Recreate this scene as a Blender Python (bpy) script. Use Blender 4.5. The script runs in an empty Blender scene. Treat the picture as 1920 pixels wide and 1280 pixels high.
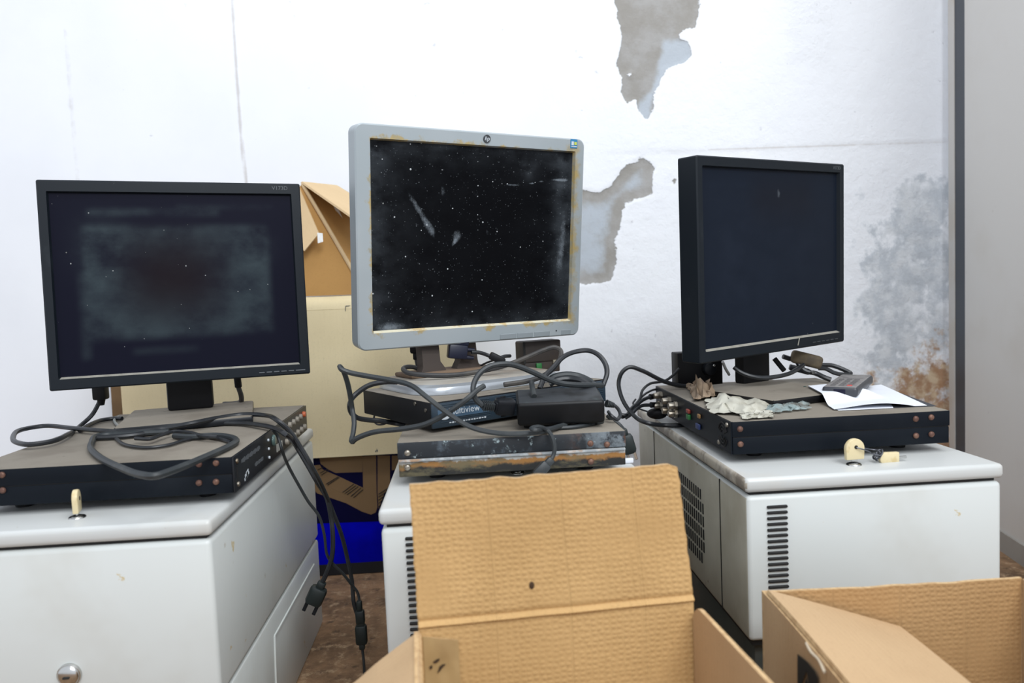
import bpy, bmesh, math, random
import numpy as np
from mathutils import Vector, Matrix, Euler
from mathutils import noise as mn

random.seed(7)
SC = bpy.context.scene
COL = SC.collection
PI = math.pi

# ------------------------------------------------------------------ camera
F = 1411.5
YAW, PITCH, ROLL = .06137, .06723, -.04215
CAMZ = .598
def _cam():
    cy, sy, cp, sp = math.cos(YAW), math.sin(YAW), math.cos(PITCH), math.sin(PITCH)
    fwd = Vector((sy*cp, cy*cp, -sp)); right = Vector((cy, -sy, 0)); up = right.cross(fwd)
    r = right*math.cos(ROLL) + up*math.sin(ROLL)
    u = -right*math.sin(ROLL) + up*math.cos(ROLL)
    return r, u, fwd
CR, CU, CF = _cam()
def ray(x, y):
    return CR*((x-960)/F) - CU*((y-640)/F) + CF
def at_y(x, y, Y):
    r = ray(x, y); p = r*(Y/r.y); return Vector((p.x, p.y, p.z+CAMZ))
def at_z(x, y, z):
    r = ray(x, y); p = r*((z-CAMZ)/r.z); return Vector((p.x, p.y, z))
def at_x(x, y, X):
    r = ray(x, y); p = r*(X/r.x); return Vector((p.x, p.y, p.z+CAMZ))

cam = bpy.data.cameras.new('camera'); co = bpy.data.objects.new('camera', cam); COL.objects.link(co)
cam.sensor_width = 36; cam.sensor_fit = 'HORIZONTAL'; cam.lens = F/1920*36
cam.clip_start = .02
m = Matrix.Identity(4)
for i in range(3):
    m[i][0] = CR[i]; m[i][1] = CU[i]; m[i][2] = -CF[i]
m[2][3] = CAMZ
co.matrix_world = m
cam.dof.use_dof = True; cam.dof.focus_distance = 1.13; cam.dof.aperture_fstop = 5.0
SC.camera = co

# ------------------------------------------------------------------ mesh helpers
class MB:
    def __init__(s):
        s.bm = bmesh.new(); s.uvl = s.bm.loops.layers.uv.new('UVMap')
    def _merge(s, b, mi=0, M=None, top=None):
        if M is not None: b.transform(M)
        b.normal_update()
        if mi is not None:
            for f in b.faces: f.material_index = mi
        if top is not None:
            for f in b.faces:
                if f.normal.z > .9: f.material_index = top
        me = bpy.data.meshes.new('tmp'); b.to_mesh(me); b.free()
        s.bm.from_mesh(me); bpy.data.meshes.remove(me)
    def box(s, c, size, bev=0, seg=2, mi=0, rot=None, top=None, M=None):
        b = bmesh.new(); bmesh.ops.create_cube(b, size=1)
        bmesh.ops.scale(b, vec=Vector(size), verts=b.verts)
        if bev: bmesh.ops.bevel(b, geom=b.edges[:], offset=bev, segments=seg, profile=.5, affect='EDGES')
        X = Matrix.Translation(Vector(c))
        if rot is not None: X = X @ Euler(rot).to_matrix().to_4x4()
        if M is not None: X = M @ X
        s._merge(b, mi, X, top); return s
    def cyl(s, p0, p1, r, r1=None, n=18, mi=0, bev=0):
        p0 = Vector(p0); p1 = Vector(p1); d = p1-p0
        b = bmesh.new()
        bmesh.ops.create_cone(b, cap_ends=True, segments=n, radius1=r, radius2=r if r1 is None else r1, depth=d.length)
        if bev:
            es = [e for e in b.edges if any(len(f.verts) > 4 for f in e.link_faces)]
            bmesh.ops.bevel(b, geom=es, offset=bev, segments=2, profile=.5, affect='EDGES')
        q = Vector((0, 0, 1)).rotation_difference(d)
        s._merge(b, mi, Matrix.Translation((p0+p1)/2) @ q.to_matrix().to_4x4()); return s
    def ball(s, c, r, sc=(1, 1, 1), mi=0, n=16, rot=None):
        b = bmesh.new(); bmesh.ops.create_uvsphere(b, u_segments=n, v_segments=n//2+2, radius=r)
        X = Matrix.Translation(Vector(c))
        if rot is not None: X = X @ Euler(rot).to_matrix().to_4x4()
        s._merge(b, mi, X @ Matrix.Diagonal((*sc, 1))); return s
    def torus(s, c, R, r, axis=(0, 0, 1), mi=0, n=20, k=8):
        q = Vector((0, 0, 1)).rotation_difference(Vector(axis)).to_matrix()
        pts = [Vector(c) + q @ Vector((R*math.cos(a), R*math.sin(a), 0)) for a in [2*PI*i/n for i in range(n)]]
        return s.tube(pts, r, k, mi, smooth=False, closed=True)
    def tube(s, pts, r, n=8, mi=0, smooth=True, closed=False, sub=6):
        P = [Vector(p) for p in pts]
        if smooth: P = spline(P, sub)
        rings = []; nrm = None; L = len(P)
        for i, p in enumerate(P):
            if closed: t = P[(i+1) % L]-P[i-1]
            else: t = P[min(i+1, L-1)]-P[max(i-1, 0)]
            if t.length < 1e-9: t = Vector((1, 0, 0))
            t.normalize()
            if nrm is None:
                nrm = t.orthogonal().normalized()
            nrm = (nrm - t*nrm.dot(t))
            if nrm.length < 1e-6: nrm = t.orthogonal()
            nrm.normalize(); bn = t.cross(nrm)
            rings.append([s.bm.verts.new(p + (nrm*math.cos(2*PI*k/n) + bn*math.sin(2*PI*k/n))*r) for k in range(n)])
        for i in range(L if closed else L-1):
            A, B = rings[i], rings[(i+1) % L]
            for k in range(n):
                f = s.bm.faces.new((A[k], A[(k+1) % n], B[(k+1) % n], B[k])); f.material_index = mi
        if not closed:
            f = s.bm.faces.new(rings[0][::-1]); f.material_index = mi
            f = s.bm.faces.new(rings[-1]); f.material_index = mi
        return s
    def prism(s, poly, t, M=None, mi=0, bev=0):
        """poly: 2D outline in local XZ, extruded towards +Y by t"""
        b = bmesh.new()
        vs = [b.verts.new((p[0], 0, p[1])) for p in poly]
        f = b.faces.new(vs)
        r = bmesh.ops.extrude_face_region(b, geom=[f])
        bmesh.ops.translate(b, vec=(0, t, 0), verts=[v for v in r['geom'] if isinstance(v, bmesh.types.BMVert)])
        bmesh.ops.recalc_face_normals(b, faces=b.faces[:])
        if bev:
            bmesh.ops.bevel(b, geom=b.edges[:], offset=bev, segments=2, profile=.5, affect='EDGES')
        s._merge(b, mi, M); return s
    def poly3(s, pts, t, mi=0):
        """planar 3D outline thickened along its normal (away from the first winding)"""
        P = [Vector(p) for p in pts]
        nrm = Vector((0, 0, 0))
        for i in range(len(P)):
            nrm += (P[i]-P[0]).cross(P[(i+1) % len(P)]-P[0])
        nrm.normalize()
        b = bmesh.new()
        a = [b.verts.new(p) for p in P]; c = [b.verts.new(p+nrm*t) for p in P]
        b.faces.new(a); b.faces.new(c[::-1])
        for i in range(len(P)):
            j = (i+1) % len(P); b.faces.new((a[i], c[i], c[j], a[j]))
        bmesh.ops.recalc_face_normals(b, faces=b.faces[:])
        s._merge(b, mi); return s
    def sheet(s, P00, P10, P11, P01, t, nu=24, nv=16, warp=None, mi=0, edge_mi=None, mask=None):
        """a bent board of thickness t with metre UVs"""
        P00, P10, P11, P01 = map(Vector, (P00, P10, P11, P01))
        nrm = (P10-P00).cross(P01-P00).normalized()
        W = (P10-P00).length; H = (P01-P00).length
        top = []; bot = []
        for j in range(nv+1):
            v = j/nv; rt = []; rb = []
            for i in range(nu+1):
                u = i/nu
                p = P00*(1-u)*(1-v) + P10*u*(1-v) + P11*u*v + P01*(1-u)*v
                if warp: p = p + warp(u, v, nrm)
                rt.append(s.bm.verts.new(p)); rb.append(s.bm.verts.new(p-nrm*t))
            top.append(rt); bot.append(rb)
        def face(vs, uvs, m_):
            f = s.bm.faces.new(vs); f.material_index = m_
            for l, uv in zip(f.loops, uvs): l[s.uvl].uv = uv
        for j in range(nv):
            for i in range(nu):
                uv = [((i)/nu*W, j/nv*H), ((i+1)/nu*W, j/nv*H), ((i+1)/nu*W, (j+1)/nv*H), (i/nu*W, (j+1)/nv*H)]
                face((top[j][i], top[j][i+1], top[j+1][i+1], top[j+1][i]), uv, mi)
                face((bot[j+1][i], bot[j+1][i+1], bot[j][i+1], bot[j][i]), [uv[3], uv[2], uv[1], uv[0]], mi)
        e = mi if edge_mi is None else edge_mi
        rim = [(0, i) for i in range(nu+1)] + [(j, nu) for j in range(1, nv+1)] + [(nv, i) for i in range(nu-1, -1, -1)] + [(j, 0) for j in range(nv-1, 0, -1)]
        for k in range(len(rim)):
            a = rim[k]; b = rim[(k+1) % len(rim)]
            face((bot[a[0]][a[1]], bot[b[0]][b[1]], top[b[0]][b[1]], top[a[0]][a[1]]), [(0, 0)]*4, e)
        return s
    def text(s, body, size, M, mi=0, ext=.0002, shear=0):
        cu = bpy.data.curves.new('t', 'FONT'); cu.body = body; cu.size = size; cu.extrude = ext; cu.shear = shear
        cu.align_x = 'CENTER'; cu.align_y = 'CENTER'; cu.resolution_u = 3
        o = bpy.data.objects.new('t', cu); COL.objects.link(o)
        dg = bpy.context.evaluated_depsgraph_get(); dg.update()
        me = bpy.data.meshes.new_from_object(o.evaluated_get(dg))
        b = bmesh.new(); b.from_mesh(me)
        s._merge(b, mi, M @ Matrix.Rotation(PI/2, 4, 'X'))
        bpy.data.objects.remove(o); bpy.data.curves.remove(cu); bpy.data.meshes.remove(me)
        return s
    def build(s, name, mats, parent=None, loc=(0, 0, 0), rot=(0, 0, 0), angle=35, recenter=False):
        if not isinstance(mats, (list, tuple)): mats = [mats]
        me = bpy.data.meshes.new(name)
        if recenter:
            c = Vector((0, 0, 0))
            for v in s.bm.verts: c += v.co
            c /= max(1, len(s.bm.verts)); bmesh.ops.translate(s.bm, vec=-c, verts=s.bm.verts); loc = c
        s.bm.normal_update(); s.bm.to_mesh(me); s.bm.free()
        for m_ in mats: me.materials.append(m_)
        me.polygons.foreach_set('use_smooth', [True]*len(me.polygons))
        me.set_sharp_from_angle(angle=math.radians(angle))
        o = bpy.data.objects.new(name, me); COL.objects.link(o)
        o.location = loc; o.rotation_euler = rot
        if parent is not None: o.parent = parent
        return o

def spline(P, sub=6):
    if len(P) < 3: return P
    out = []
    Q = [P[0]*2-P[1]] + P + [P[-1]*2-P[-2]]
    for i in range(1, len(Q)-2):
        p0, p1, p2, p3 = Q[i-1], Q[i], Q[i+1], Q[i+2]
        d1 = max((p1-p0).length, 1e-6)**.5; d2 = max((p2-p1).length, 1e-6)**.5; d3 = max((p3-p2).length, 1e-6)**.5
        m1 = (p2-p1)/d2 - (p2-p0)/(d1+d2) + (p1-p0)/d1
        m2 = (p3-p2)/d3 - (p3-p1)/(d2+d3) + (p2-p1)/d2
        m1 = m1*d2; m2 = m2*d2
        for k in range(sub):
            t = k/sub; t2 = t*t; t3 = t2*t
            out.append(p1*(2*t3-3*t2+1) + m1*(t3-2*t2+t) + p2*(-2*t3+3*t2) + m2*(t3-t2))
    out.append(P[-1]); return out

def tag(o, label, cat, group=None, kind=None):
    if label: o['label'] = label
    if cat: o['category'] = cat
    if group: o['group'] = group
    if kind: o['kind'] = kind
    return o
def thing(name, label, cat, loc=(0, 0, 0), rz=0, group=None):
    o = bpy.data.objects.new(name, None); COL.objects.link(o)
    o.empty_display_size = .05
    o.location = loc; o.rotation_euler = (0, 0, rz)
    return tag(o, label, cat, group)
def structure(o):
    o['kind'] = 'structure'; return o
def lab(o, t): o['label'] = t; return o

# ------------------------------------------------------------------ materials
def new_mat(name):
    m_ = bpy.data.materials.new(name); m_.use_nodes = True
    nt = m_.node_tree; b = nt.nodes['Principled BSDF']
    return m_, nt, b
def node(nt, t, **kw):
    n = nt.nodes.new(t)
    for k, v in kw.items():
        if k == 'inp':
            for a, x in v.items(): n.inputs[a].default_value = x
        else: setattr(n, k, v)
    return n
def rgba(c): return (c[0], c[1], c[2], 1)
def mixc(nt, fac, a, b, blend='MIX'):
    n = nt.nodes.new('ShaderNodeMix'); n.data_type = 'RGBA'; n.blend_type = blend
    for s_, v in ((0, fac), (6, a), (7, b)):
        if isinstance(v, bpy.types.NodeSocket): nt.links.new(v, n.inputs[s_])
        elif s_ == 0: n.inputs[0].default_value = v
        else: n.inputs[s_].default_value = rgba(v)
    return n.outputs[2]
def math_(nt, op, a, b=None, clamp=False):
    n = nt.nodes.new('ShaderNodeMath'); n.operation = op; n.use_clamp = clamp
    for i, v in enumerate((a, b)):
        if v is None: continue
        if isinstance(v, bpy.types.NodeSocket): nt.links.new(v, n.inputs[i])
        else: n.inputs[i].default_value = v
    return n.outputs[0]
def ramp(nt, v, lo, hi, a=0., b=1.):
    n = nt.nodes.new('ShaderNodeMapRange'); n.interpolation_type = 'SMOOTHSTEP'
    nt.links.new(v, n.inputs[0])
    for i, x in zip((1, 2, 3, 4), (lo, hi, a, b)): n.inputs[i].default_value = x
    return n.outputs[0]
def tex_vec(nt, scale=(1, 1, 1), coord='Object', off=(0, 0, 0)):
    tc = nt.nodes.new('ShaderNodeTexCoord'); mp = nt.nodes.new('ShaderNodeMapping')
    nt.links.new(tc.outputs[coord], mp.inputs[0]); mp.inputs['Scale'].default_value = scale; mp.inputs['Location'].default_value = off
    return mp.outputs[0]
def noise_(nt, vec, scale, detail=4, rough=.55, dist=0):
    n = nt.nodes.new('ShaderNodeTexNoise'); nt.links.new(vec, n.inputs['Vector'])
    n.inputs['Scale'].default_value = scale; n.inputs['Detail'].default_value = detail; n.inputs['Roughness'].default_value = rough
    n.inputs['Distortion'].default_value = dist
    return n.outputs[0]
def bump_(nt, bsdf, h, strength=.3, dist=.001):
    n = nt.nodes.new('ShaderNodeBump'); nt.links.new(h, n.inputs['Height'])
    n.inputs['Strength'].default_value = strength; n.inputs['Distance'].default_value = dist
    nt.links.new(n.outputs[0], bsdf.inputs['Normal'])
def attr(nt, name):
    n = nt.nodes.new('ShaderNodeAttribute'); n.attribute_name = name; return n.outputs['Fac']

def M(name, col, rough=.5, metal=0, layers=(), bump=None, spec=None, scale=(1, 1, 1), trans=0, alpha=1):
    """layers: (colour, noise scale, lo, hi, amount[, stretch])"""
    m_, nt, b = new_mat(name)
    c = None
    for i, L in enumerate(layers):
        st = L[5] if len(L) > 5 else (1, 1, 1)
        v = tex_vec(nt, st, off=(i*3.7, i*1.9, i*2.3))
        f = ramp(nt, noise_(nt, v, L[1]), L[2], L[3], 0, L[4])
        c = mixc(nt, f, c if c is not None else col, L[0])
    if c is None: b.inputs['Base Color'].default_value = rgba(col)
    else: nt.links.new(c, b.inputs['Base Color'])
    b.inputs['Roughness'].default_value = rough; b.inputs['Metallic'].default_value = metal
    if spec is not None: b.inputs['Specular IOR Level'].default_value = spec
    if trans: b.inputs['Transmission Weight'].default_value = trans
    if alpha < 1: b.inputs['Alpha'].default_value = alpha
    if bump:
        v = tex_vec(nt, bump[2] if len(bump) > 2 else (1, 1, 1))
        bump_(nt, b, noise_(nt, v, bump[0], 3), bump[1], .001)
    return m_

DUST = (.20, .178, .145)
WHITE = M('cabinet_white_paint', (.605, .635, .62), .38, layers=[((.48, .47, .42), 5, .5, .75, .5), ((.33, .28, .2), 26, .70, .76, .5), ((.5, .38, .16), 31, .705, .735, .8)], bump=(140, .03))
WHITE_LID = M('cabinet_lid_paint', (.525, .54, .53), .34, layers=[((.52, .49, .43), 7, .52, .72, .55), ((.25, .2, .15), 60, .72, .76, .6)], bump=(140, .03))
GRIME = M('grimy_cabinet_paint', (.43, .41, .335), .5, layers=[((.29, .26, .195), 9, .4, .7, .75), ((.5, .48, .41), 5, .5, .7, .5), ((.16, .09, .05), 30, .68, .74, .7)], bump=(60, .06))
GRIME_EDGE = M('grimy_lid_edge', (.42, .38, .31), .5, layers=[((.17, .14, .11), 28, .45, .6, .85), ((.6, .58, .53), 13, .52, .65, .6)])
GREEN_DARK = M('dark_green_grey_plinth', (.055, .065, .06), .45, layers=[((.11, .11, .095), 8, .45, .7, .6)])
BLACKGAP = M('black_gap', (.006, .006, .006), .7)
BLACK = M('black_painted_steel', (.0050, .0075, .0115), .45, spec=.12, layers=[((.013, .016, .02), 12, .5, .75, .5), ((.07, .095, .1), 45, .70, .76, .35)], bump=(220, .03))
DUSTY = M('dust_covered_steel', DUST, .9, layers=[((.135, .115, .09), 14, .45, .7, .6), ((.26, .235, .19), 6, .5, .7, .5), ((.08, .068, .055), 60, .66, .74, .5)], bump=(300, .15))
DUSTY_BROWN = M('brown_dust', (.17, .115, .075), .9, layers=[((.10, .065, .04), 20, .45, .65, .7), ((.26, .2, .14), 10, .5, .7, .5)], bump=(300, .15))
PLASTIC = M('black_plastic', (.0075, .009, .012), .38, spec=.3, layers=[((.03, .035, .04), 7, .55, .8, .3)], bump=(500, .04))
PLASTIC_B = M('black_plastic_bezel', (.0075, .0110, .0155), .42, spec=.2, layers=[((.03, .038, .046), 16, .60, .80, .4), ((.16, .17, .17), 70, .73, .77, .4)], bump=(500, .05))
PLASTIC_DARK = M('matt_black_plastic', (.005, .005, .006), .5, spec=.25)
LIPDUST = M('dusty_bezel_lip', (.28, .27, .235), .8, layers=[((.2, .19, .16), 60, .45, .65, .6)])
GREYMARK = M('grey_print', (.09, .10, .11), .6)
WHITEMARK = M('white_print', (.55, .6, .64), .6)
CABLE = M('black_cable_rubber', (.012, .014, .017), .42, layers=[((.038, .041, .045), 22, .45, .7, .6)])
CABLE_DUSTY = M('dusty_cable_rubber', (.03, .03, .031), .6, layers=[((.09, .08, .068), 25, .45, .68, .6)])
CABLE_GREY = M('grey_green_cable', (.022, .027, .030), .5, layers=[((.05, .056, .056), 30, .5, .7, .6)])
CHROME = M('worn_chrome', (.55, .55, .53), .22, 1)
NICKEL = M('dull_nickel', (.35, .32, .27), .38, 1, layers=[((.2, .15, .09), 80, .5, .65, .6)])
SCREW = M('rusty_screw', (.12, .06, .045), .55, .4, layers=[((.22, .12, .08), 200, .45, .6, .7)])
CREAM = M('cream_key_plastic', (.66, .56, .34), .42, layers=[((.5, .36, .14), 80, .55, .7, .5)])
PAPER = M('white_paper', (.74, .77, .83), .75, layers=[((.6, .63, .7), 20, .5, .7, .3)])
REMOTE = M('remote_body', (.035, .038, .045), .4)
REMOTE_TOP = M('dusty_remote_top', (.22, .21, .205), .7, layers=[((.09, .085, .09), 60, .45, .65, .6)])
REDP = M('red_print', (.5, .06, .05), .5)
BLUE_LENS = M('dark_blue_lens', (.008, .009, .025), .15)
GREENP = M('green_plastic', (.025, .16, .04), .45)
REDPL = M('red_plastic', (.26, .04, .025), .45)
ORANGEPL = M('orange_plastic', (.55, .12, .04), .45)
BLUEPL = M('blue_plug_plastic', (.005, .007, .022), .42)
VGAB = M('blue_socket_plastic', (.03, .05, .16), .5)
ORANGED = M('ochre_plastic', (.28, .16, .06), .5)
PCOL = M('plastic_scrap', (.50, .49, .42), .5, layers=[((.3, .28, .22), 30, .45, .65, .6)])
PBROWN = M('brown_paper_scrap', (.30, .22, .15), .8, layers=[((.18, .12, .07), 40, .45, .65, .6)])
PTEAL = M('clear_teal_plastic', (.42, .52, .52), .15, layers=[((.26, .25, .22), 40, .45, .6, .9)], alpha=.6)
TEALTXT = M('teal_sticker', (.03, .2, .4), .4)
YGREEN = M('yellow_green_print', (.5, .55, .08), .5)

def cardboard(name, col, dark, bumps=1, dim=True, smooth=False):
    m_, nt, b = new_mat(name)
    uv = tex_vec(nt, (1, 1, 1), 'UV')
    ov = tex_vec(nt, (1, 1, 1), 'Object')
    n1 = ramp(nt, noise_(nt, ov, 9, 5), .35, .7)
    c = mixc(nt, math_(nt, 'MULTIPLY', n1, .5), col, dark)
    n2 = ramp(nt, noise_(nt, ov, 420, 2), .55, .75)
    c = mixc(nt, math_(nt, 'MULTIPLY', n2, .25), c, tuple(x*.6 for x in col))
    st = tex_vec(nt, (60, 5, 1), 'UV')
    n3 = ramp(nt, noise_(nt, st, 3, 3), .5, .75)
    c = mixc(nt, math_(nt, 'MULTIPLY', n3, .22), c, dark)
    nt.links.new(c, b.inputs['Base Color']); b.inputs['Roughness'].default_value = .8
    b.inputs['Specular IOR Level'].default_value = .25
    h = None
    sx = nt.nodes.new('ShaderNodeSeparateXYZ'); nt.links.new(uv, sx.inputs[0])
    # flute lines along v
    fl = math_(nt, 'SINE', math_(nt, 'MULTIPLY', sx.outputs[0], 2*PI/.0062))
    fl = math_(nt, 'MULTIPLY', fl, .25)
    if dim:
        vo = nt.nodes.new('ShaderNodeTexVoronoi'); vo.feature = 'SMOOTH_F1'; vo.voronoi_dimensions = '2D'
        vo.inputs['Smoothness'].default_value = .2; vo.inputs['Randomness'].default_value = .4; vo.inputs['Scale'].default_value = 1
        nt.links.new(tex_vec(nt, (165, 195, 1), 'UV'), vo.inputs['Vector'])
        d1 = ramp(nt, vo.outputs['Distance'], .05, .55, 1.1, -.5)
        amp = ramp(nt, noise_(nt, tex_vec(nt, (1, 1, 1), 'UV', (5, 2, 0)), 12, 3), .3, .62, .2, 1)
        h = math_(nt, 'ADD', math_(nt, 'MULTIPLY', d1, amp), math_(nt, 'MULTIPLY', fl, .4))
        # pressed score lines
        cl = math_(nt, 'ABSOLUTE', math_(nt, 'SINE', math_(nt, 'MULTIPLY', sx.outputs[0], PI/.069)))
        sc_ = ramp(nt, cl, 0, .07, -2.6, 0)
        h = math_(nt, 'ADD', h, sc_)
    else: h = fl
    if smooth: h = math_(nt, 'MULTIPLY', fl, .35)
    h = math_(nt, 'ADD', h, math_(nt, 'MULTIPLY', noise_(nt, uv, 60, 4), .9))
    bump_(nt, b, h, .34*bumps, .0011)
    return m_
CARD = cardboard('corrugated_cardboard', (.53, .335, .145), (.41, .25, .10))
CARD_D = cardboard('dull_corrugated_cardboard', (.42, .255, .115), (.33, .19, .08))
CARD_S = cardboard('smooth_cardboard', (.49, .335, .19), (.42, .28, .155), dim=False)
CARD_EDGE = M('cardboard_edge', (.55, .38, .2), .85, layers=[((.4, .25, .12), 160, .45, .6, .7)])
CARD_PALE = cardboard('pale_carton', (.78, .67, .43), (.70, .59, .36), dim=False, smooth=True, bumps=.6)
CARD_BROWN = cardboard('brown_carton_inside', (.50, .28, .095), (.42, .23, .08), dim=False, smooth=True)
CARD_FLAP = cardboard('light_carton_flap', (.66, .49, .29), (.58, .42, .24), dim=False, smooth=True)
NAVY_D = M('dark_navy_print', (.003, .003, .035), .5, spec=.1)
CARD_PRINT = M('brown_carton_print', (.22, .135, .062), .7, layers=[((.2, .12, .055), 10, .45, .7, .5)])
NAVY = M('navy_blue_carton_print', (.001, .002, .62), .5, spec=.06, layers=[((.001, .002, .22), 9, .4, .7, .6)])
INK = M('black_ink', (.012, .012, .012), .6)
TAPE = M('clear_tape', (.62, .6, .56), .25)
TAPE_W = M('white_tape', (.85, .85, .83), .5)

# floor: dirt and dust over worn boards
def floor_mat():
    m_, nt, b = new_mat('dirty_brown_floor')
    v = tex_vec(nt)
    c = mixc(nt, ramp(nt, noise_(nt, v, 10, 6, .65), .3, .7), (.12, .068, .034), (.36, .21, .11))
    c = mixc(nt, ramp(nt, noise_(nt, v, 45, 5, .7), .5, .72, 0, .8), c, (.5, .35, .21))
    c = mixc(nt, ramp(nt, noise_(nt, v, 28, 4, .6), .58, .72, 0, .7), c, (.03, .018, .01))
    nt.links.new(c, b.inputs['Base Color']); b.inputs['Roughness'].default_value = .85
    bump_(nt, b, noise_(nt, v, 60, 6, .7), .8, .006)
    return m_
FLOOR = floor_mat()

def wall_mat():
    m_, nt, b = new_mat('peeling_white_plaster')
    v = tex_vec(nt)
    nz = noise_(nt, v, 30, 6, .65)
    nzc = math_(nt, 'SUBTRACT', nz, .5)
    peel = math_(nt, 'ADD', attr(nt, 'peel'), math_(nt, 'MULTIPLY', nzc, .03))
    pm = ramp(nt, peel, -.0012, .0012)
    base = mixc(nt, ramp(nt, noise_(nt, v, 3, 4), .4, .7, 0, .6), (.80, .825, .865), (.74, .765, .81))
    # small scuffs
    base = mixc(nt, ramp(nt, noise_(nt, v, 42, 3, .5), .735, .77, 0, .5), base, (.45, .46, .5))
    # seam lines on the left
    base = mixc(nt, ramp(nt, math_(nt, 'ADD', attr(nt, 'seam'), math_(nt, 'MULTIPLY', nzc, .9)), .35, .95, 0, .75), base, (.50, .48, .475))
    # pale grey exposed render
    grey = mixc(nt, ramp(nt, noise_(nt, v, 16, 6, .6), .38, .66), (.295, .285, .265), (.355, .352, .345))
    bl = ramp(nt, math_(nt, 'ADD', attr(nt, 'bluish'), math_(nt, 'MULTIPLY', nzc, .8)), .3, .8)
    grey = mixc(nt, bl, grey, (.43, .475, .525))
    # damp area: mottled paint loss
    dm = math_(nt, 'ADD', attr(nt, 'damp'), math_(nt, 'MULTIPLY', math_(nt, 'SUBTRACT', noise_(nt, v, 13, 9, .72), .5), 2.6))
    dmask = ramp(nt, dm, .50, .85, 0, .9)
    dcol = mixc(nt, ramp(nt, noise_(nt, v, 24, 6, .65), .4, .65), (.47, .51, .555), (.64, .67, .70))
    base = mixc(nt, dmask, base, dcol)
    rm = math_(nt, 'ADD', attr(nt, 'rust'), math_(nt, 'MULTIPLY', math_(nt, 'SUBTRACT', noise_(nt, v, 17, 8, .7), .5), 2.3))
    rcol = mixc(nt, ramp(nt, noise_(nt, v, 35, 5), .4, .65), (.33, .175, .075), (.55, .42, .27))
    base = mixc(nt, ramp(nt, rm, .55, .95, 0, .92), base, rcol)
    base = mixc(nt, ramp(nt, math_(nt, 'ADD', attr(nt, 'ledge'), math_(nt, 'MULTIPLY', nzc, .8)), .55, 1.0, 0, .45), base, (.5, .46, .42))
    c = mixc(nt, pm, base, grey)
    nt.links.new(c, b.inputs['Base Color']); b.inputs['Roughness'].default_value = .85
    b.inputs['Specular IOR Level'].default_value = .2
    r = attr(nt, 'rough')
    h = math_(nt, 'MULTIPLY', noise_(nt, v, 26, 8, .68), math_(nt, 'ADD', math_(nt, 'MULTIPLY', r, 1.6), .12))
    h = math_(nt, 'SUBTRACT', h, math_(nt, 'MULTIPLY', pm, .55))
    h = math_(nt, 'SUBTRACT', h, math_(nt, 'MULTIPLY', dmask, .2))
    bump_(nt, b, h, .75, .005)
    return m_
WALL = wall_mat()
PANEL = M('grey_beige_panel', (.62, .605, .575), .55, layers=[((.56, .53, .48), 4, .5, .75, .6), ((.38, .33, .27), 22, .70, .77, .5)])
BASEB = M('grey_baseboard', (.33, .315, .285), .6, layers=[((.22, .2, .17), 9, .45, .7, .5)])
DARKTRIM = M('dark_grey_metal', (.042, .049, .062), .45)
JAMB = M('pale_jamb', (.56, .54, .51), .5, layers=[((.5, .44, .36), 8, .5, .7, .5)])

# ------------------------------------------------------------------ setting
YW = 1.80
def seg_dist(px, pz, poly):
    """signed distance, positive inside"""
    d = np.full(px.shape, 1e9); inside = np.zeros(px.shape, bool)
    n = len(poly)
    for i in range(n):
        ax, az = poly[i]; bx, bz = poly[(i+1) % n]
        ex, ez = bx-ax, bz-az
        t = np.clip(((px-ax)*ex + (pz-az)*ez)/(ex*ex+ez*ez+1e-12), 0, 1)
        d = np.minimum(d, np.hypot(px-ax-t*ex, pz-az-t*ez))
        cond = ((az > pz) != (bz > pz))
        with np.errstate(divide='ignore', invalid='ignore'):
            xi = ax + (pz-az)*ex/np.where(abs(ez) < 1e-12, 1e-12, ez)
        inside ^= cond & (px < xi)
    return np.where(inside, d, -d)
def wp(pts, off=(0, 0), sc=1.):
    out = []
    for x, y in pts:
        p = at_y(off[0]+x/sc, off[1]+y/sc, YW); out.append((p.x, p.z))
    return out
def line_mask(X, Z, pts, w):
    d = np.full(X.shape, 1e9)
    for (ax, az), (bx, bz) in zip(pts[:-1], pts[1:]):
        ex, ez = bx-ax, bz-az
        t = np.clip(((X-ax)*ex+(Z-az)*ez)/(ex*ex+ez*ez+1e-12), 0, 1)
        d = np.minimum(d, np.hypot(X-ax-t*ex, Z-az-t*ez))
    return np.exp(-(d/w)**2)
def sstep(a, lo, hi):
    t = np.clip((a-lo)/(hi-lo), 0, 1); return t*t*(3-2*t)

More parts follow.
